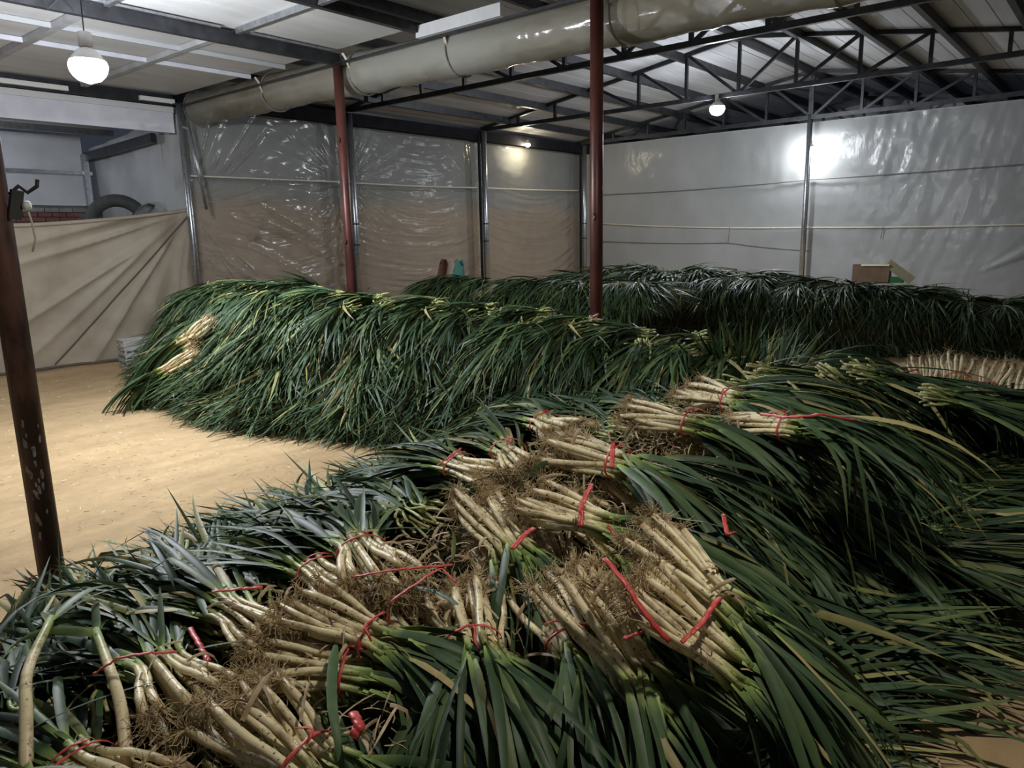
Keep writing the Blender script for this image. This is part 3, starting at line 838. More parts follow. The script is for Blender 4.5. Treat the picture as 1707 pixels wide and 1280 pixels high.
def bundle_root(loc, yaw, pitch, label, group, scale=1.0, flip=False, roll=0.0):
    t = empty('leek_bundle', loc)
    m_ = Matrix.Rotation(yaw, 4, 'Z') @ Matrix.Rotation(-pitch, 4, 'Y') @ Matrix.Rotation(roll, 4, 'X')
    t.rotation_euler = m_.to_euler()
    t.scale = (scale, -scale if flip else scale, scale)
    return tag(t, label, 'leek bundle', group)

def place_full(V, loc, yaw, pitch, label, group=None, scale=1.0, flip=False, roots=True, tie=True, husk=True, roll=0.0):
    t = bundle_root(loc, yaw, pitch, label, group, scale, flip, roll)
    for st, rm, lv in V['leeks']:
        s = put('leek', st, t)
        if roots: put('roots', rm, s)
        for l in lv: put('leaf', l, s)
    if tie: put('tie', V['tie'], t)
    if husk:
        for h in V['husk']: put('dry_leaf', h, t)
    return t

def place_mid(V, loc, yaw, pitch, label, group=None, scale=1.0, flip=False, roots=True, tie=True, roll=0.0):
    t = bundle_root(loc, yaw, pitch, label, group, scale, flip, roll)
    for s in V['st']: put('leek', s, t)
    put('leaves', V['leaves'], t, 'stuff')
    if roots: put('roots', V['roots'], t, 'stuff')
    if tie: put('tie', V['tie'], t)
    return t

def place_far(V, loc, yaw, pitch, label, group=None, scale=1.0, flip=False, roots=False, tie=False, roll=0.0):
    t = bundle_root(loc, yaw, pitch, label, group, scale, flip, roll)
    put('leaves', V['leaves'], t, 'stuff')
    put('stalks', V['stalks'], t, 'stuff')
    if roots: put('roots', V['roots'], t, 'stuff')
    if tie: put('tie', V['tie'], t)
    return t

FULL = {d: [full_meshes(100 + d + s, R(d)) for s in range(3)] for d in (22, 40, 65)}
FULLS = {d: [full_meshes(150 + d + s, R(d), SL=0.16, jit=13, ll=(0.45, 0.78)) for s in range(3)] for d in (8, 22, 40)}      # short shafts: the under layers show leaf only
MID = {d: [mid_meshes(300 + d + s, R(d)) for s in range(2)] for d in (5, 25, 45, 65)}
MIDS = {d: [mid_meshes(350 + d + s, R(d), SL=0.14, jit=13, nlf=8, ll=(0.45, 0.78)) for s in range(3)] for d in (5, 25, 45)}
FAR = {d: [far_meshes(500 + d + s, R(d), spread=26, nle=20, nlf=9, lw=(0.013, 0.024), SL=0.08, ll=(0.34, 0.66), jit=19) for s in range(4)] for d in (10, 25, 45, 70)}
LONG = [far_meshes(700 + s, R(25), spread=18, nle=14, nlf=5, lw=(0.016, 0.027)) for s in range(2)]

pick = lambda dct, d: dct[min(dct, key=lambda k: abs(k - d))]
def near_cam(p): return math.sqrt(p[0] ** 2 + p[1] ** 2 + (p[2] - H) ** 2)

# ------------------------------------------------------------------ cores of the heaps (only glimpsed in the gaps)
def Xf(y): return float(np.interp(y, [2, 4.3, 5.2, 5.8, 6.4, 8.0, 9.3, 10.6], [4.55, 4.35, 4.1, 3.7, 3.55, 3.75, 4.08, 4.7]))
def hA(y): return float(np.interp(y, [2, 3.4, 4.7, 5.5, 6.6, 7.5, 9, 10.2, 10.8], [0.80, 0.86, 1.0, 1.06, 1.14, 1.18, 1.12, 0.98, 0.9]))
def zr(x): return float(np.interp(x, [0.2, 0.8, 1.3, 2, 3, 4, 5, 6], [0.30, 0.42, 0.52, 0.64, 0.72, 0.78, 0.78, 0.72]))
def Yr(x): return float(np.interp(x, [0, 2, 4, 6], [1.95, 1.90, 1.85, 1.75]))
vX, vh, vz = np.vectorize(Xf), np.vectorize(hA), np.vectorize(zr)
def coreA(u, v):
    y = 2.1 + 8.4 * u; s = v
    x = vX(y) + 0.35 + 1.75 * s
    z = vh(y) * 0.82 * np.sin(np.clip(s * 1.0, 0, 1) * math.pi) ** 0.55 * np.clip(np.minimum(u, 1 - u) * 12, 0, 1) ** 0.5
    return x, y, z + 0.08 * (vnoise(y * 5, s * 9, 11) - 0.5)
def coreC(u, v):
    x = 0.2 + 6.0 * u; y = 0.75 - 0.28 * np.clip(x - 3.5, 0, 3) + 3.1 * v
    k = np.where(y < 1.95, np.clip((y - (0.6 - 0.28 * np.clip(x - 3.5, 0, 3))) / 1.35, 0, 1) ** 0.7, np.clip((4.1 - y) / 2.15, 0, 1) ** 0.9)
    z = vz(x) * k - 0.17 - 0.45 * np.clip((x - 4.6) / 1.0, 0, 1)
    return x, y, z + 0.08 * (vnoise(x * 6, y * 6, 12) - 0.5)
def mound(x0, x1, y0, y1, h, sd):
    def fn(u, v):
        x, y = x0 + (x1 - x0) * u, y0 + (y1 - y0) * v
        return x, y, h * (np.sin(np.pi * np.clip(u, 0, 1)) * np.sin(np.pi * np.clip(v, 0, 1))) ** 0.5 + 0.06 * (vnoise(x * 5, y * 5, sd) - 0.5) - 0.02
    return fn
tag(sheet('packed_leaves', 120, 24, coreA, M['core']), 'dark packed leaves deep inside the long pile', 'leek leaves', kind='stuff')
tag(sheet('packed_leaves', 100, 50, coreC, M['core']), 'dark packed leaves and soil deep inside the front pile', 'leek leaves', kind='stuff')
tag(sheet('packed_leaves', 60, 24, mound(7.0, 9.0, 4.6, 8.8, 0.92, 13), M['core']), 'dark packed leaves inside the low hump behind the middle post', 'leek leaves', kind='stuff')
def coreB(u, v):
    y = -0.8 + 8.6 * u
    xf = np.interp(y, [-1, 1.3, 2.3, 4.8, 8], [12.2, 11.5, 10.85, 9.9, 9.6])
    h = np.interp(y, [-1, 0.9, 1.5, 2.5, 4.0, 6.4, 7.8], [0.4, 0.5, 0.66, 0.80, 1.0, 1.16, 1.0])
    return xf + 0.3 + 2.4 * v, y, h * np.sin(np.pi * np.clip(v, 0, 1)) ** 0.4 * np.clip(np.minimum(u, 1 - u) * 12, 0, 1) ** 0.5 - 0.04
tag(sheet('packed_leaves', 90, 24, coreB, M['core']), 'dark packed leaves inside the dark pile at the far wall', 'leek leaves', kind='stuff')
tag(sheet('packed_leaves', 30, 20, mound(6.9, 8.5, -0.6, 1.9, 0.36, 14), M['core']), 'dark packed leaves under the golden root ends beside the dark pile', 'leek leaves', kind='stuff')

# ------------------------------------------------------------------ front pile: bundles placed one by one
HERO = [  # (x, y, z, yaw, pitch, droop, scale, label)
    (1.77, 1.00, 0.72, -73, -35, 40, 1.0, 'root-to-front bundle bound by the long red ribbon, tan stalks sloping to the lower right'),
    (1.77, 1.23, 0.68, -101, -39, 40, 1.0, 'bundle with dense tan root mat and speckled stalks left of the long red ribbon'),
    (2.01, 1.10, 0.77, -98, -27, 40, 1.0, 'bundle with shaggy roots and thick mottled stalks, topmost above the long red ribbon'),
    (2.20, 1.72, 0.70, -88, -4, 40, 1.05, 'bundle crossed by a short upright red tie, pale stalks pointing right in the middle'),
    (2.80, 2.02, 0.74, -93, -3, 40, 1.15, 'bundle of straight pale stalks with bushy roots on the crest, bound by a red strip'),
    (3.44, 1.99, 0.78, -90, -2, 40, 1.1, 'bundle of pale stalks lying in front of the topmost one on the crest'),
    (3.94, 1.90, 0.82, -112, 2, 40, 1.1, 'topmost pale bundle farthest along the crest against the long dark pile'),
    (3.55, 1.50, 0.76, -100, 10, 65, 1.15, 'green bundle spilling a wide fan of broad leaves below a long red strip'),
    (2.12, 1.98, 0.66, -110, -15, 65, 1.05, 'bundle of thick cream stalks sloping to the lower right beside a bent red tie'),
    (1.72, 1.70, 0.50, -128, -6, 65, 1.0, 'bundle hanging long flat dark leaves straight down at the bottom middle'),
    (1.90, 1.50, 0.50, -118, -8, 65, 1.0, 'bundle of dark hanging leaves just left of the dense tan root mat'),
    (1.10, 1.96, 0.46, -55, -6, 40, 0.95, 'low bundle of cream stalks pointing right above the bottom left leaf spray'),
    (1.30, 2.00, 0.55, -77, -10, 40, 1.0, 'bundle with one thick cream stalk ending in green, beneath tangled red strings'),
    (0.93, 1.80, 0.48, -84, -18, 40, 1.0, 'bundle at the bottom edge with stubby brownish stalks and a crumpled red tie'),
    (1.52, 1.86, 0.58, 68, 2, 12, 1.05, 'bundle of dull tan stalks with green necks tied red, leaves reaching up left'),
    (1.45, 1.96, 0.52, 78, 0, 12, 1.0, 'brownish bundle half buried in roots left of the red-necked bundle'),
    (1.15, 2.00, 0.50, 86, 0, 12, 1.0, 'bundle with earthy roots and a thin straight red tie near the sand floor'),
    (0.86, 1.92, 0.44, 84, 0, 12, 1.0, 'nearest left bundle with a curved red tie over dirty cream stalks'),
    (2.50, 2.22, 0.62, 78, -2, 12, 1.05, 'dark leafy bundle with a red bow, reaching left behind the thick cream stalks'),
    (2.60, 2.10, 0.66, 58, 2, 12, 1.05, 'dark spiky bundle reaching back toward the long pile beside the red bow'),
    (3.10, 2.20, 0.71, 66, -2, 12, 1.05, 'dark spiky bundle leaning against the foot of the long pile'),
    (0.62, 1.75, 0.38, 100, -2, 12, 1.0, 'lowest left bundle with leaves spreading past the frame edge'),
]
for i, (x, y, z, yaw, pit, dr, sc, lb) in enumerate(HERO):
    place_full(pick(FULL, dr)[i % 3], (x, y, z), R(yaw), R(pit), lb, 'tied bundles on top of the front pile', sc, i % 3 == 1, tie=i not in (0, 1, 2, 3, 8, 16, 17), roll=R(random.uniform(-8, 8)))

# ---- layers beneath
ORD = ('first second third fourth fifth sixth seventh eighth ninth tenth eleventh twelfth thirteenth fourteenth fifteenth sixteenth seventeenth eighteenth nineteenth twentieth '
       'twenty-first twenty-second twenty-third twenty-fourth twenty-fifth twenty-sixth twenty-seventh twenty-eighth twenty-ninth thirtieth thirty-first thirty-second').split()
count = {}
def nth(key):
    count[key] = count.get(key, 0) + 1
    return ORD[count[key] - 1]
yawN = lambda x: float(np.interp(x, [0.4, 1.2, 2, 3.5, 5, 6], [-70, -88, -106, -98, -72, -62]))
n_ = 0
FLANK = 'front pile, near flank, %s: dark leaf bundle, %s from the nearest end'
BACK = 'front pile, flank toward the sand, %s: dark leaf bundle, %s from the nearest end'
for x in np.arange(0.7, 6.1, 0.275):
    ya = yawN(x)
    d = (math.cos(R(ya)), math.sin(R(ya)))
    tiers = [(0.66, 0.31, 'floor row'), (0.42, 0.46, 'middle row'), (0.10, 0.76, 'upper row')]
    if x > 2.6: tiers += [(0.30, 0.64, 'second row'), (0.52, 0.58, 'third row')]
    if x > 3.7: tiers += [(0.72, 0.60, 'outer row'), (1.08, 0.28, 'outermost row')]
    if 1.3 < x < 4.6: tiers.append((0.95, 0.12, 'skirt row'))
    if x > 4.2: tiers += [(0.25, 0.97, 'top row'), (-0.12, 0.98, 'ridge row')]
    for o, fz, row in tiers:
        px = x + d[0] * o + random.uniform(-0.06, 0.06); py = Yr(x) + d[1] * o + random.uniform(-0.05, 0.05); pz = zr(x) * fz + random.uniform(-0.03, 0.03)
        yy = ya + random.gauss(0, 8) + (10 if x > 2.6 else 0); pt = random.uniform(-36, -22) if fz > 0.55 else random.uniform(-26, -16) if fz > 0.35 else random.uniform(-17, -9)
        dr = random.choice((22, 40)) if fz > 0.35 else 8
        if row == 'skirt row': yy += 32; pt = random.uniform(2, 7)
        if row == 'outermost row': pt = random.uniform(-5, 3)
        if row == 'ridge row': yy += 14; pt = random.uniform(-12, 0)
        n_ += 1
        lab = FLANK % (row, nth(row))
        top = row == 'upper row' and 1.5 < x < 3.9
        if near_cam((px + d[0] * 0.6, py + d[1] * 0.6, pz)) < 3.4:
            place_full(pick(FULL if top else FULLS, dr)[n_ % 3], (px, py, pz), R(yy), R(pt), lab, 'dark leaf bundles of the front pile', random.uniform(0.95, 1.12), n_ % 2 == 0, roots=top, tie=False, husk=top)
        else:
            place_mid(pick(MIDS, dr)[n_ % 3], (px, py, pz), R(yy), R(pt), lab, 'dark leaf bundles of the front pile', random.uniform(1.0, 1.15), n_ % 2 == 0, roots=top, tie=False)
for x in np.arange(0.45, 4.9, 0.275):
    k = float(np.interp(x, [0.4, 1.1, 2.0], [0.74, 0.80, 1.0]))
    for o, fz, dr, row in ((1.42 * k, 0.10, 8, 'floor row'), (0.95 * k, 0.34, 22, 'middle row'), (0.58 * k, 0.60, 22, 'upper row'), (0.36, 0.72, 40, 'crest row')):
        ya = 84 - 4 * (x - 0.5) + random.gauss(0, 9)
        px, py, pz = x + 0.1 * o + random.uniform(-0.07, 0.07), Yr(x) + 0.05 + o + random.uniform(-0.08, 0.08), zr(x) * fz + random.uniform(-0.02, 0.03) + 0.04
        n_ += 1
        lab = BACK % (row, nth('back ' + row))
        pt = R(random.uniform(-4, 5) if fz > 0.2 else random.uniform(2, 9))
        if near_cam((px, py + 0.6, pz)) < 3.3:
            place_full(pick(FULLS, dr)[n_ % 3], (px, py, pz), R(ya), pt, lab, 'dark leaf bundles on the sand side of the front pile', random.uniform(0.92, 1.05), n_ % 2 == 0, roots=False, tie=False, husk=fz > 0.5)
        else:
            place_mid(pick(MIDS, dr)[n_ % 3], (px, py, pz), R(ya), pt, lab, 'dark leaf bundles on the sand side of the front pile', random.uniform(0.95, 1.08), n_ % 2 == 0, roots=False, tie=False)
for i, (x, y, z, ya) in enumerate(((5.5, 1.45, 0.74, -62), (5.8, 1.2, 0.62, -75), (6.0, 1.5, 0.54, -85), (5.3, 0.95, 0.68, -58), (5.75, 0.75, 0.60, -70), (6.1, 1.0, 0.52, -90), (6.0, 0.7, 0.52, -86), (5.8, 1.75, 0.58, -105), (6.1, 1.55, 0.44, -115))):
    place_mid(pick(MIDS, 25)[i % 3], (x, y, z), R(ya), R(-9 + 4 * (i % 3)), 'dark leaf bundle at the far right end of the front pile, %s counting along it' % ORD[i], 'dark leaf bundles of the front pile', 1.15, i % 2 == 0, roots=False, tie=False)
# dry roots, husks and torn leaves over the crest
lit = MB(); rgT = np.random.RandomState(23)
for i in range(1500):
    x = rgT.uniform(0.4, 4.2); dy = rgT.normal(0, 0.30)
    y = Yr(x) + dy - 0.05; z = zr(x) * (1 - 0.45 * abs(dy)) - 0.06 + rgT.uniform(-0.04, 0.035)
    p = np.array((x, y, z)); q = unit(rgT.normal(0, 1, 3) * (1, 1, 0.4)); pts = [p]
    for t in range(4):
        q = unit(q + rgT.normal(0, 0.5, 3) * (1, 1, 0.5)); pts.append(pts[-1] + q * rgT.uniform(0.012, 0.035))
    lit.tube(pts, [0.0018, 0.0022, 0.002, 0.0018, 0.001], 3, r=rgT.rand(), cap=False)
tag(lit.build('root_litter', M['root']), 'tangle of dry roots littering the crest of the front pile', 'roots', kind='stuff')
hk = MB()
for i in range(420):
    x = rgT.uniform(0.4, 4.2); dy = rgT.normal(0, 0.32)
    y = Yr(x) + dy - 0.05; z = zr(x) * (1 - 0.4 * abs(dy)) - 0.03 + rgT.uniform(-0.04, 0.04)
    v, f, tt = husk_geo(rgT, (x, y, z), rgT.uniform(-3, 3)); hk.add(v, f, tt, rgT.rand())
tag(hk.build('husk_litter', M['husk'], None, True), 'dry husks and torn peel strewn over the crest of the front pile', 'husks', kind='stuff')
# bundle standing on its roots behind the crest
place_mid(MID[5][0], (5.45, 2.35, 0.18), R(200), R(80), 'bundle standing upright with thin leaf tips in the air behind the crest', None, 0.95, tie=False)
place_mid(MID[5][1], (5.75, 2.15, 0.16), R(-20), R(76), 'upright bundle beside the standing one, nearer the golden root ends', None, 0.9, tie=False)

# ------------------------------------------------------------------ golden root ends
for i, (x, y, z, ya, pt, lb) in enumerate((
        (7.55, 1.42, 0.52, 200, 26, 'leftmost golden bundle with root ends up, red tie at its left'),
        (7.50, 1.10, 0.58, 188, 24, 'golden root bundle with a pale topmost stalk, second from the crest'),
        (7.35, 0.80, 0.57, 178, 26, 'golden root bundle third from the crest, shaggy roots facing up'),
        (7.15, 0.52, 0.54, 172, 28, 'golden root bundle fourth from the crest with a bent red tie'),
        (6.95, 0.24, 0.52, 168, 26, 'rightmost golden root bundle at the frame edge'),
        (7.75, 1.25, 0.40, 195, 20, 'lower golden bundle tucked behind the leftmost golden one'))):
    place_mid(MID[45][i % 2], (x, y, z), R(ya), R(-pt), lb, 'golden bundles with root ends up', 1.15, i % 2 == 0, roll=R(8 * (-1) ** i))

# ------------------------------------------------------------------ the long pile
for i, (x, y, z, ya, pt, lb) in enumerate((
        (4.02, 7.50, 0.92, 118, -32, 'uppermost golden-stalked bundle lying root end up on the lit end of the long pile'),
        (3.90, 7.70, 0.76, 112, -30, 'second golden-stalked bundle with red tie on the lit end of the long pile'),
        (3.82, 7.60, 0.58, 128, -28, 'lowest golden-stalked bundle on the lit end of the long pile'))):
    place_mid(MID[45][i % 2], (x, y, z), R(ya), R(pt), lb, 'golden-stalked bundles on the long pile', 1.2, i % 2 == 0)
tiersA = [(0.62, 0.10, (1, 8), 10, 'ground row'), (0.56, 0.33, (-20, -8), 10, 'low row'), (0.62, 0.58, (-40, -20), 10, 'middle row'), (0.74, 0.82, (-42, -20), 25, 'high row'), (0.95, 1.02, (-26, -8), 45, 'crest row')]
k = 0
for y in np.arange(10.05, 2.3, -0.35):
    for o, fz, pr_, dr, row in tiersA:
        k += 1
        px = Xf(y) + o + random.uniform(-0.06, 0.06) - 0.1; pz = hA(y) * fz + random.uniform(-0.03, 0.04)
        ya = 172 + random.gauss(0, 20) + (10 if y > 5 else -6) - (20 if fz == 1.0 else 0)
        place_far(pick(FAR, dr)[random.randrange(4)], (px, y + random.uniform(-0.06, 0.06), pz), R(ya), R(random.uniform(*pr_)), 'leek bundle in the %s of the long pile, %s from the lit end' % (row, nth('A' + row)), 'leek bundles of the long pile', random.uniform(1.08, 1.25), k % 2 == 0)
for y in np.arange(9.4, 2.4, -0.5):                     # shingled along the crest, leaves toward the lit end
    k += 1
    place_far(pick(FAR, 50)[k % 3], (Xf(y) + 1.12, y - 0.25, hA(y) * 1.06), R(random.uniform(112, 150)), R(random.uniform(-4, 5)), 'leek bundle lying along the top of the long pile, %s from the lit end' % nth('Atop'), 'leek bundles lying along the top of the long pile', 1.05, k % 2 == 0)
    if k % 2 == 0: place_far(pick(FAR, 45)[(k + 1) % 3], (Xf(y) + 1.45, y - 0.1, hA(y) * 0.96), R(random.uniform(60, 120)), R(random.uniform(-4, 5)), 'leek bundle along the rear edge of the long pile, %s from the lit end' % nth('Arear'), 'leek bundles along the rear edge of the long pile', 1.05)
place_far(LONG[0], (5.1, 6.75, 1.08), R(170), R(30), 'tuft of leaves standing up at the foot of the left red-brown post', None, 0.8)

# ------------------------------------------------------------------ hump behind the middle post, dark pile at the far wall
for i, (x, y, z, ya) in enumerate(((8.3, 6.0, 1.02, -60), (8.2, 5.7, 0.95, -75), (8.6, 5.4, 1.0, -50))):
    place_far(LONG[i % 2], (x, y, z), R(ya), R(4), ('pale root bundle on the low hump left of the middle post', 'second pale root bundle on the low hump beside the middle post', 'rearmost pale root bundle on the low hump')[i], 'pale root bundles on the low hump', 1.2, roots=True, tie=True)
mb = MB()
stk = MB()
rgB = np.random.RandomState(99)
def scatter(V, loc, yaw, pitch, sc):
    m_ = np.array(Matrix.Rotation(yaw, 3, 'Z') @ Matrix.Rotation(-pitch, 3, 'Y')) * sc
    v = np.concatenate(V['raw'].v) @ m_.T + np.array(loc)
    off = mb.n
    mb.v.append(v); mb.f += [tuple(i + off for i in f) for f in V['raw'].f]
    mb.t.append(np.concatenate(V['raw'].t)); mb.r.append((np.concatenate(V['raw'].r) * 0.9 + 0.1 * rgB.rand())); mb.n += len(v)
for i in range(40):
    t_ = i // 10
    scatter(pick(FAR, 45)[i % 3], (7.85 + 0.14 * t_, 4.8 + (i % 10) * 0.4 + rgB.uniform(-0.1, 0.1), 0.25 + 0.28 * t_), R(185 + rgB.normal(0, 20)), R(rgB.uniform(-12, 4)), 1.15)
hump_mb = mb; mb = MB()
for y in np.arange(-0.7, 7.9, 0.36):
    xf = float(np.interp(y, [-1, 1.3, 2.3, 4.8, 8], [12.2, 11.5, 10.85, 9.9, 9.6]))
    h = float(np.interp(y, [-1, 0.9, 1.5, 2.5, 4.0, 6.4, 7.8], [0.4, 0.5, 0.66, 0.80, 1.0, 1.16, 1.0]))
    for o, fz, dr in ((0.85, 0.15, 25), (0.95, 0.42, 50), (1.05, 0.70, 45), (1.15, 0.95, 45)):
        scatter(pick(FAR, dr)[rgB.randint(3)], (xf + o, y + rgB.uniform(-0.08, 0.08), h * fz), R(182 + rgB.normal(0, 14)), R(rgB.uniform(-14, 2)), 1.12)
    scatter(pick(FAR, 25)[rgB.randint(3)], (xf + 1.4, y, h * 0.96), R(rgB.uniform(0, 360)), R(10), 1.1)
    scatter(pick(FAR, 50)[rgB.randint(3)], (xf + 1.8, y, h * 0.9), R(rgB.uniform(-40, 40)), R(0), 1.1)
tag(hump_mb.build('leek_heap', M['leaf'], None, True), 'low dark hump of leek leaves behind the middle red-brown post', 'leek heap', kind='stuff')
tag(mb.build('leek_heap', M['leaf'], None, True), 'dark shaded heap of leek leaves along the far wall', 'leek heap', kind='stuff')

# carton and sacks on the heaps
bx = empty('cardboard_carton', (12.2, 3.05, 0.93), (R(0), R(4), R(8))); tag(bx, 'open brown cardboard carton on top of the dark pile at the far wall', 'carton')
MB().box((-0.2, -0.25, 0), (0.2, 0.25, 0.012)).build('bottom', M['card'], bx)
MB().box((-0.2, -0.25, 0), (-0.19, 0.25, 0.27)).build('front_panel', M['card'], bx)
MB().box((0.19, -0.25, 0), (0.2, 0.25, 0.27)).build('rear_panel', M['card'], bx)
MB().box((-0.19, -0.25, 0), (0.19, -0.24, 0.27)).build('side_panel', M['card'], bx)
MB().box((-0.19, 0.24, 0), (0.19, 0.25, 0.27)).build('side_panel', M['card'], bx)
MB().bar((-0.196, -0.06, 0.27), (-0.27, -0.06, 0.24), 0.38, 0.006, (0, 0, 1)).build('flap', M['cardin'], bx)
MB().bar((-0.18, -0.22, 0.29), (-0.16, -0.56, 0.03), 0.13, 0.012, (1, 0, 0)).build('flap', M['cardin'], bx)
MB().box((-0.17, -0.43, 0.0), (0.15, -0.26, 0.09)).build('green_lid', M['greenp'], bx)
for lb, x, y, z, mt, tw in (('reddish brown sack standing upright behind the crest of the long pile', 8.25, 8.35, 0.80, 'sackred', 0.0), ('pale sack between the brown and teal ones behind the long pile', 8.2, 8.12, 0.80, 'sackpale', 1.0), ('teal sack leaning beside the pale one behind the long pile', 8.15, 7.92, 0.80, 'sackteal', 2.0)):
    def sk(u, v, tw=tw):
        th = 2 * math.pi * u
        ww = 0.15 * (1 - 0.45 * v ** 2) + 0.02 * (vnoise(u * 8 + tw, v * 4, 21) - 0.5)
        return 0.5 * ww * np.cos(th), ww * np.sin(th) - 0.10 * v, 0.56 * v + 0.05 * np.sin(th * 2 + tw) * v
    o = sheet('sack', 20, 14, sk, M[mt]); o.location = (x, y, z); tag(o, lb, 'sack', 'sacks behind the long pile')
    o.modifiers.new('thick', 'SOLIDIFY').thickness = 0.006
mb2 = MB().box((7.9, 7.7, 0), (8.5, 8.6, 0.80)); tag(mb2.build('plank_stack', M['mortar']), 'low grey block hidden behind the long pile under the sacks', 'block')

# ------------------------------------------------------------------ loose leeks and leaves
def loose_leek(pts, heads, label, sd):
    rg = np.random.RandomState(sd)
    t = empty('loose_leek', pts[0]); tag(t, label, 'leek', 'loose leeks over the front pile')
    P = np.array(pts) - np.array(pts[0])
    s = np.linspace(0, 1, len(P)); ss = np.linspace(0, 1, 12)
    Q = np.stack([np.interp(ss, s, P[:, i]) for i in range(3)], -1)
    for _ in range(2): Q[1:-1] = (Q[:-2] + 2 * Q[1:-1] + Q[2:]) / 4
    MB().tube(Q, np.interp(ss, [0, 0.1, 0.6, 1], [0.017, 0.018, 0.016, 0.013]), 9, ss, 0.5).build('stalk', M['stalk'], t, True)
    rm = MB(); roots_geo(rg, Q[0], unit(Q[1] - Q[0]), rm, 30); rm.build('roots', M['root'], t)
    d = unit(Q[-1] - Q[-3])
    for h, pt, L in heads:
        g, f, tt = leaf_geo(rg, Q[-1] - d * 0.03, R(h), R(pt), L, 0.03, R(60), 9)
        MB().add(g, f, tt, 0.55 + 0.35 * rg.rand()).build('leaf', M['leaf'], t, True)
loose_leek([(0.47, 2.10, 0.36), (0.53, 2.24, 0.48), (0.57, 2.36, 0.53), (0.72, 2.58, 0.56)], ((40, 10, 0.5), (60, 5, 0.45), (15, 15, 0.4), (80, -5, 0.4)), 'loose curved leek with pale green neck, leftmost at the bottom', 1)
loose_leek([(0.66, 1.93, 0.36), (0.71, 2.06, 0.47), (0.73, 2.16, 0.52), (0.79, 2.42, 0.54)], ((70, 12, 0.45), (95, 5, 0.5), (120, 10, 0.4), (60, -5, 0.35)), 'loose thick leek lying over the nearest left bundle', 2)

rgL = np.random.RandomState(17)
def loose_leaf(x, y, z, yaw, L, label, wd=0.028, rn=0.5, mat='leaf', droop=0.15, pitch=0.12):
    g, f, tt = leaf_geo(rgL, (0, 0, 0), yaw, pitch, L, wd, droop, 9)
    tt = np.asarray(tt) * 0.8 + 0.2
    o = MB().add(g, f, tt, rn).build('fallen_leaf', M[mat], None, True); o.location = (x, y, z)
    return tag(o, label, 'leaf', 'fallen leaves')
loose_leaf(1.62, 4.20, 0.03, R(163), 0.62, 'long dark leaf lying on the sand at the foot of the nearest post', 0.035)
loose_leaf(1.75, 4.08, 0.05, R(168), 0.75, 'second long leaf on the sand beside the foot of the nearest post', 0.03)
for i, (x, y, ya, L, rn, mt) in enumerate(((2.75, 0.95, -55, 0.6, .5, 'leaf'), (2.85, 0.62, -40, 0.65, .8, 'leaf'), (2.65, 0.8, -30, 0.6, .6, 'leaf'), (3.05, 0.45, -70, 0.5, .3, 'leaf'), (2.45, 0.62, -20, 0.55, .45, 'leaf'), (3.2, 0.62, -80, 0.55, .97, 'leaf'), (2.6, 0.45, -50, 0.5, .9, 'leaf'))):
    loose_leaf(x, y, 0.03 + 0.01 * i, R(ya), L, ('broad dark leaf on the bare floor below the right flank', 'pale edged leaf crossing the floor below the right flank', 'leaf flat on the floor nearest the right flank', 'dark leaf pointing at the bare patch at the bottom right', 'leaf half under the pile at the bottom right', 'yellowed leaf on the floor below the right flank', 'olive leaf at the edge of the bare patch')[i], 0.032, rn, mt)
for i in range(16):
    x, y = 2.35 + 0.85 * (i + 0.6 * rgL.rand()) / 16, rgL.uniform(0.0, 0.5)
    g = husk_geo(rgL, (0, 0, 0.0), rgL.uniform(-3, 3))
    o = MB().add(g[0] + np.array((0, 0, 0.03)), g[1], None, 0.5).build('dry_husk', M['husk'], None, True); o.location = (x, y, 0.0)
    tag(o, 'curled dry husk on the bare floor at the bottom right, %s from the viewer' % ORD[i], 'husk', 'dry husks on the bare floor')
for i in range(26):
    x = 0.5 + 3.7 * (i + 0.7 * rgL.rand()) / 26; dy = rgL.normal(0, 0.3)
    loose_leaf(x, Yr(x) + dy, zr(x) * (1 - 0.4 * abs(dy)) + rgL.uniform(0.06, 0.12), rgL.uniform(-3, 3), rgL.uniform(0.3, 0.6), 'loose leaf strewn across the crest stalks of the front pile, %s from the nearest end' % ORD[i], rgL.uniform(0.016, 0.03), rgL.uniform(0.3, 1.0), 'leaf', 0.5, 0.0)['group'] = 'loose leaves strewn over the crest'
# red tape pieces that lie loose over the pile
def tape(pts, label, r_=0.008, flat=(1.1, 0.45)):
    p = np.array(pts, float); s = np.linspace(0, 1, len(p)); ss = np.linspace(0, 1, 24)
    Q = np.stack([np.interp(ss, s, p[:, i]) for i in range(3)], -1)
    Q[1:-1] = (Q[:-2] + 2 * Q[1:-1] + Q[2:]) / 4
    Q += rgL.normal(0, 0.0012, Q.shape); Q[:, 2] += 0.03
    o = MB().tube(Q, r_, 6, flat=flat).build('red_tape', M['tie'], None, True)
    tag(o, label, 'plastic tape', 'red tapes over the front pile')
tape([(1.684, 1.078, 0.8), (1.652, 0.994, 0.77), (1.64, 0.92, 0.7), (1.679, 0.866, 0.62)], 'long bright red ribbon running diagonally over the stalks at the middle front', 0.009)
tape([(1.677, 0.829, 0.63), (1.737, 0.806, 0.66), (1.928, 0.832, 0.66)], 'short red ribbon end rising right from the long red ribbon', 0.008)
tape([(1.588, 0.954, 0.64), (1.655, 0.927, 0.64)], 'thin red scrap left of the long red ribbon', 0.006)
tape([(2.201, 1.471, 0.8), (2.026, 1.392, 0.79), (1.967, 1.359, 0.74)], 'short upright red tape on the pale bundle in the middle', 0.009)
tape([(2.587, 1.617, 0.84), (2.427, 1.522, 0.8)], 'small red tape crossing the straight pale stalks on the crest', 0.009)
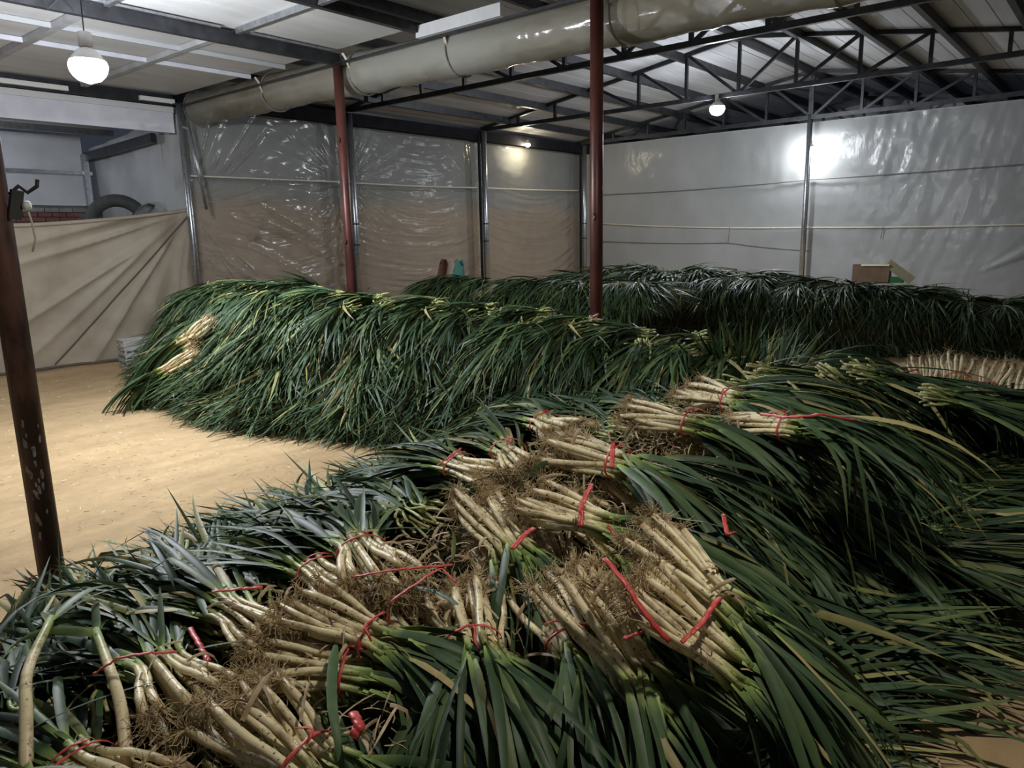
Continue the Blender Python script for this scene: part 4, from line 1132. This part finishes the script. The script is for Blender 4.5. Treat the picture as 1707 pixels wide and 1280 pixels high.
tape([(3.134, 1.19, 0.92), (3.033, 1.025, 0.95), (3.164, 0.944, 0.95), (3.258, 0.836, 0.92)], 'long red strip across the green bundle near the crest', 0.012)
tape([(1.786, 1.511, 0.68), (1.849, 1.517, 0.7), (1.933, 1.535, 0.7)], 'short bent red tape on the thick cream stalks', 0.009)
tape([(1.397, 1.877, 0.62), (1.46, 1.767, 0.65), (1.522, 1.688, 0.66), (1.603, 1.617, 0.66)], 'tangled red string over roots in the middle left', 0.006)
tape([(1.375, 1.673, 0.6), (1.45, 1.642, 0.64), (1.564, 1.633, 0.66), (1.546, 1.549, 0.64)], 'looped red string beside the tangled one', 0.006)
tape([(1.09, 2.234, 0.58), (1.214, 2.127, 0.58)], 'thin straight red tape on the earthy bundle', 0.007)
tape([(0.683, 2.149, 0.52), (0.736, 2.106, 0.56), (0.801, 2.061, 0.56), (0.877, 2.051, 0.53)], 'curved red tape over the dirty cream stalks at the lower left', 0.007)
tape([(1.034, 2.302, 0.45), (0.984, 2.087, 0.43)], 'red tape dropped between the left bundles', 0.009)
tape([(1.046, 1.445, 0.5), (1.022, 1.386, 0.5), (1.002, 1.392, 0.48)], 'crumpled bright red tape at the bottom edge', 0.013)
tape([(2.295, 2.387, 0.68), (2.369, 2.381, 0.7), (2.506, 2.441, 0.7)], 'small red bow on the dark leafy bundle', 0.007)
tape([(1.942, 1.235, 0.78), (1.925, 1.171, 0.74)], 'red tape between the pale bundle and shaggy roots', 0.009)
tape([(2.451, 1.058, 0.7), (2.37, 1.004, 0.66), (2.433, 1.002, 0.65)], 'dangling curled red tape on the right flank leaves', 0.008)
tape([(6.11, 1.316, 0.62), (6.36, 1.203, 0.63)], 'red tape on the leftmost golden bundle', 0.012)
tape([(5.978, 0.709, 0.6), (5.811, 0.516, 0.6)], 'red tape on the rightmost golden bundles', 0.012)
# straw and pale specks trodden into the sand
mb = MB()
for i in range(1100):
    x, y = rgL.uniform(0.2, 5), rgL.uniform(4.2, 11)
    if rgL.rand() < 0.5: x, y = rgL.normal(2.3, 0.6), rgL.normal(5.7, 1.2)
    if x > Xf(min(max(y, 2.1), 10.5)): continue
    a, L, w_ = rgL.uniform(0, 6.3), rgL.uniform(0.006, 0.045) , rgL.uniform(0.002, 0.006)
    c, s = math.cos(a), math.sin(a); z = 0.022
    mb.add([(x, y, z), (x + c * L, y + s * L, z), (x + c * L - s * w_, y + s * L + c * w_, z + 0.004), (x - s * w_, y + c * w_, z + 0.004)], [(0, 1, 2, 3)])
tag(mb.build('straw_bits', M['straw']), 'pale straw specks strewn over the sand floor', 'straw', kind='stuff')
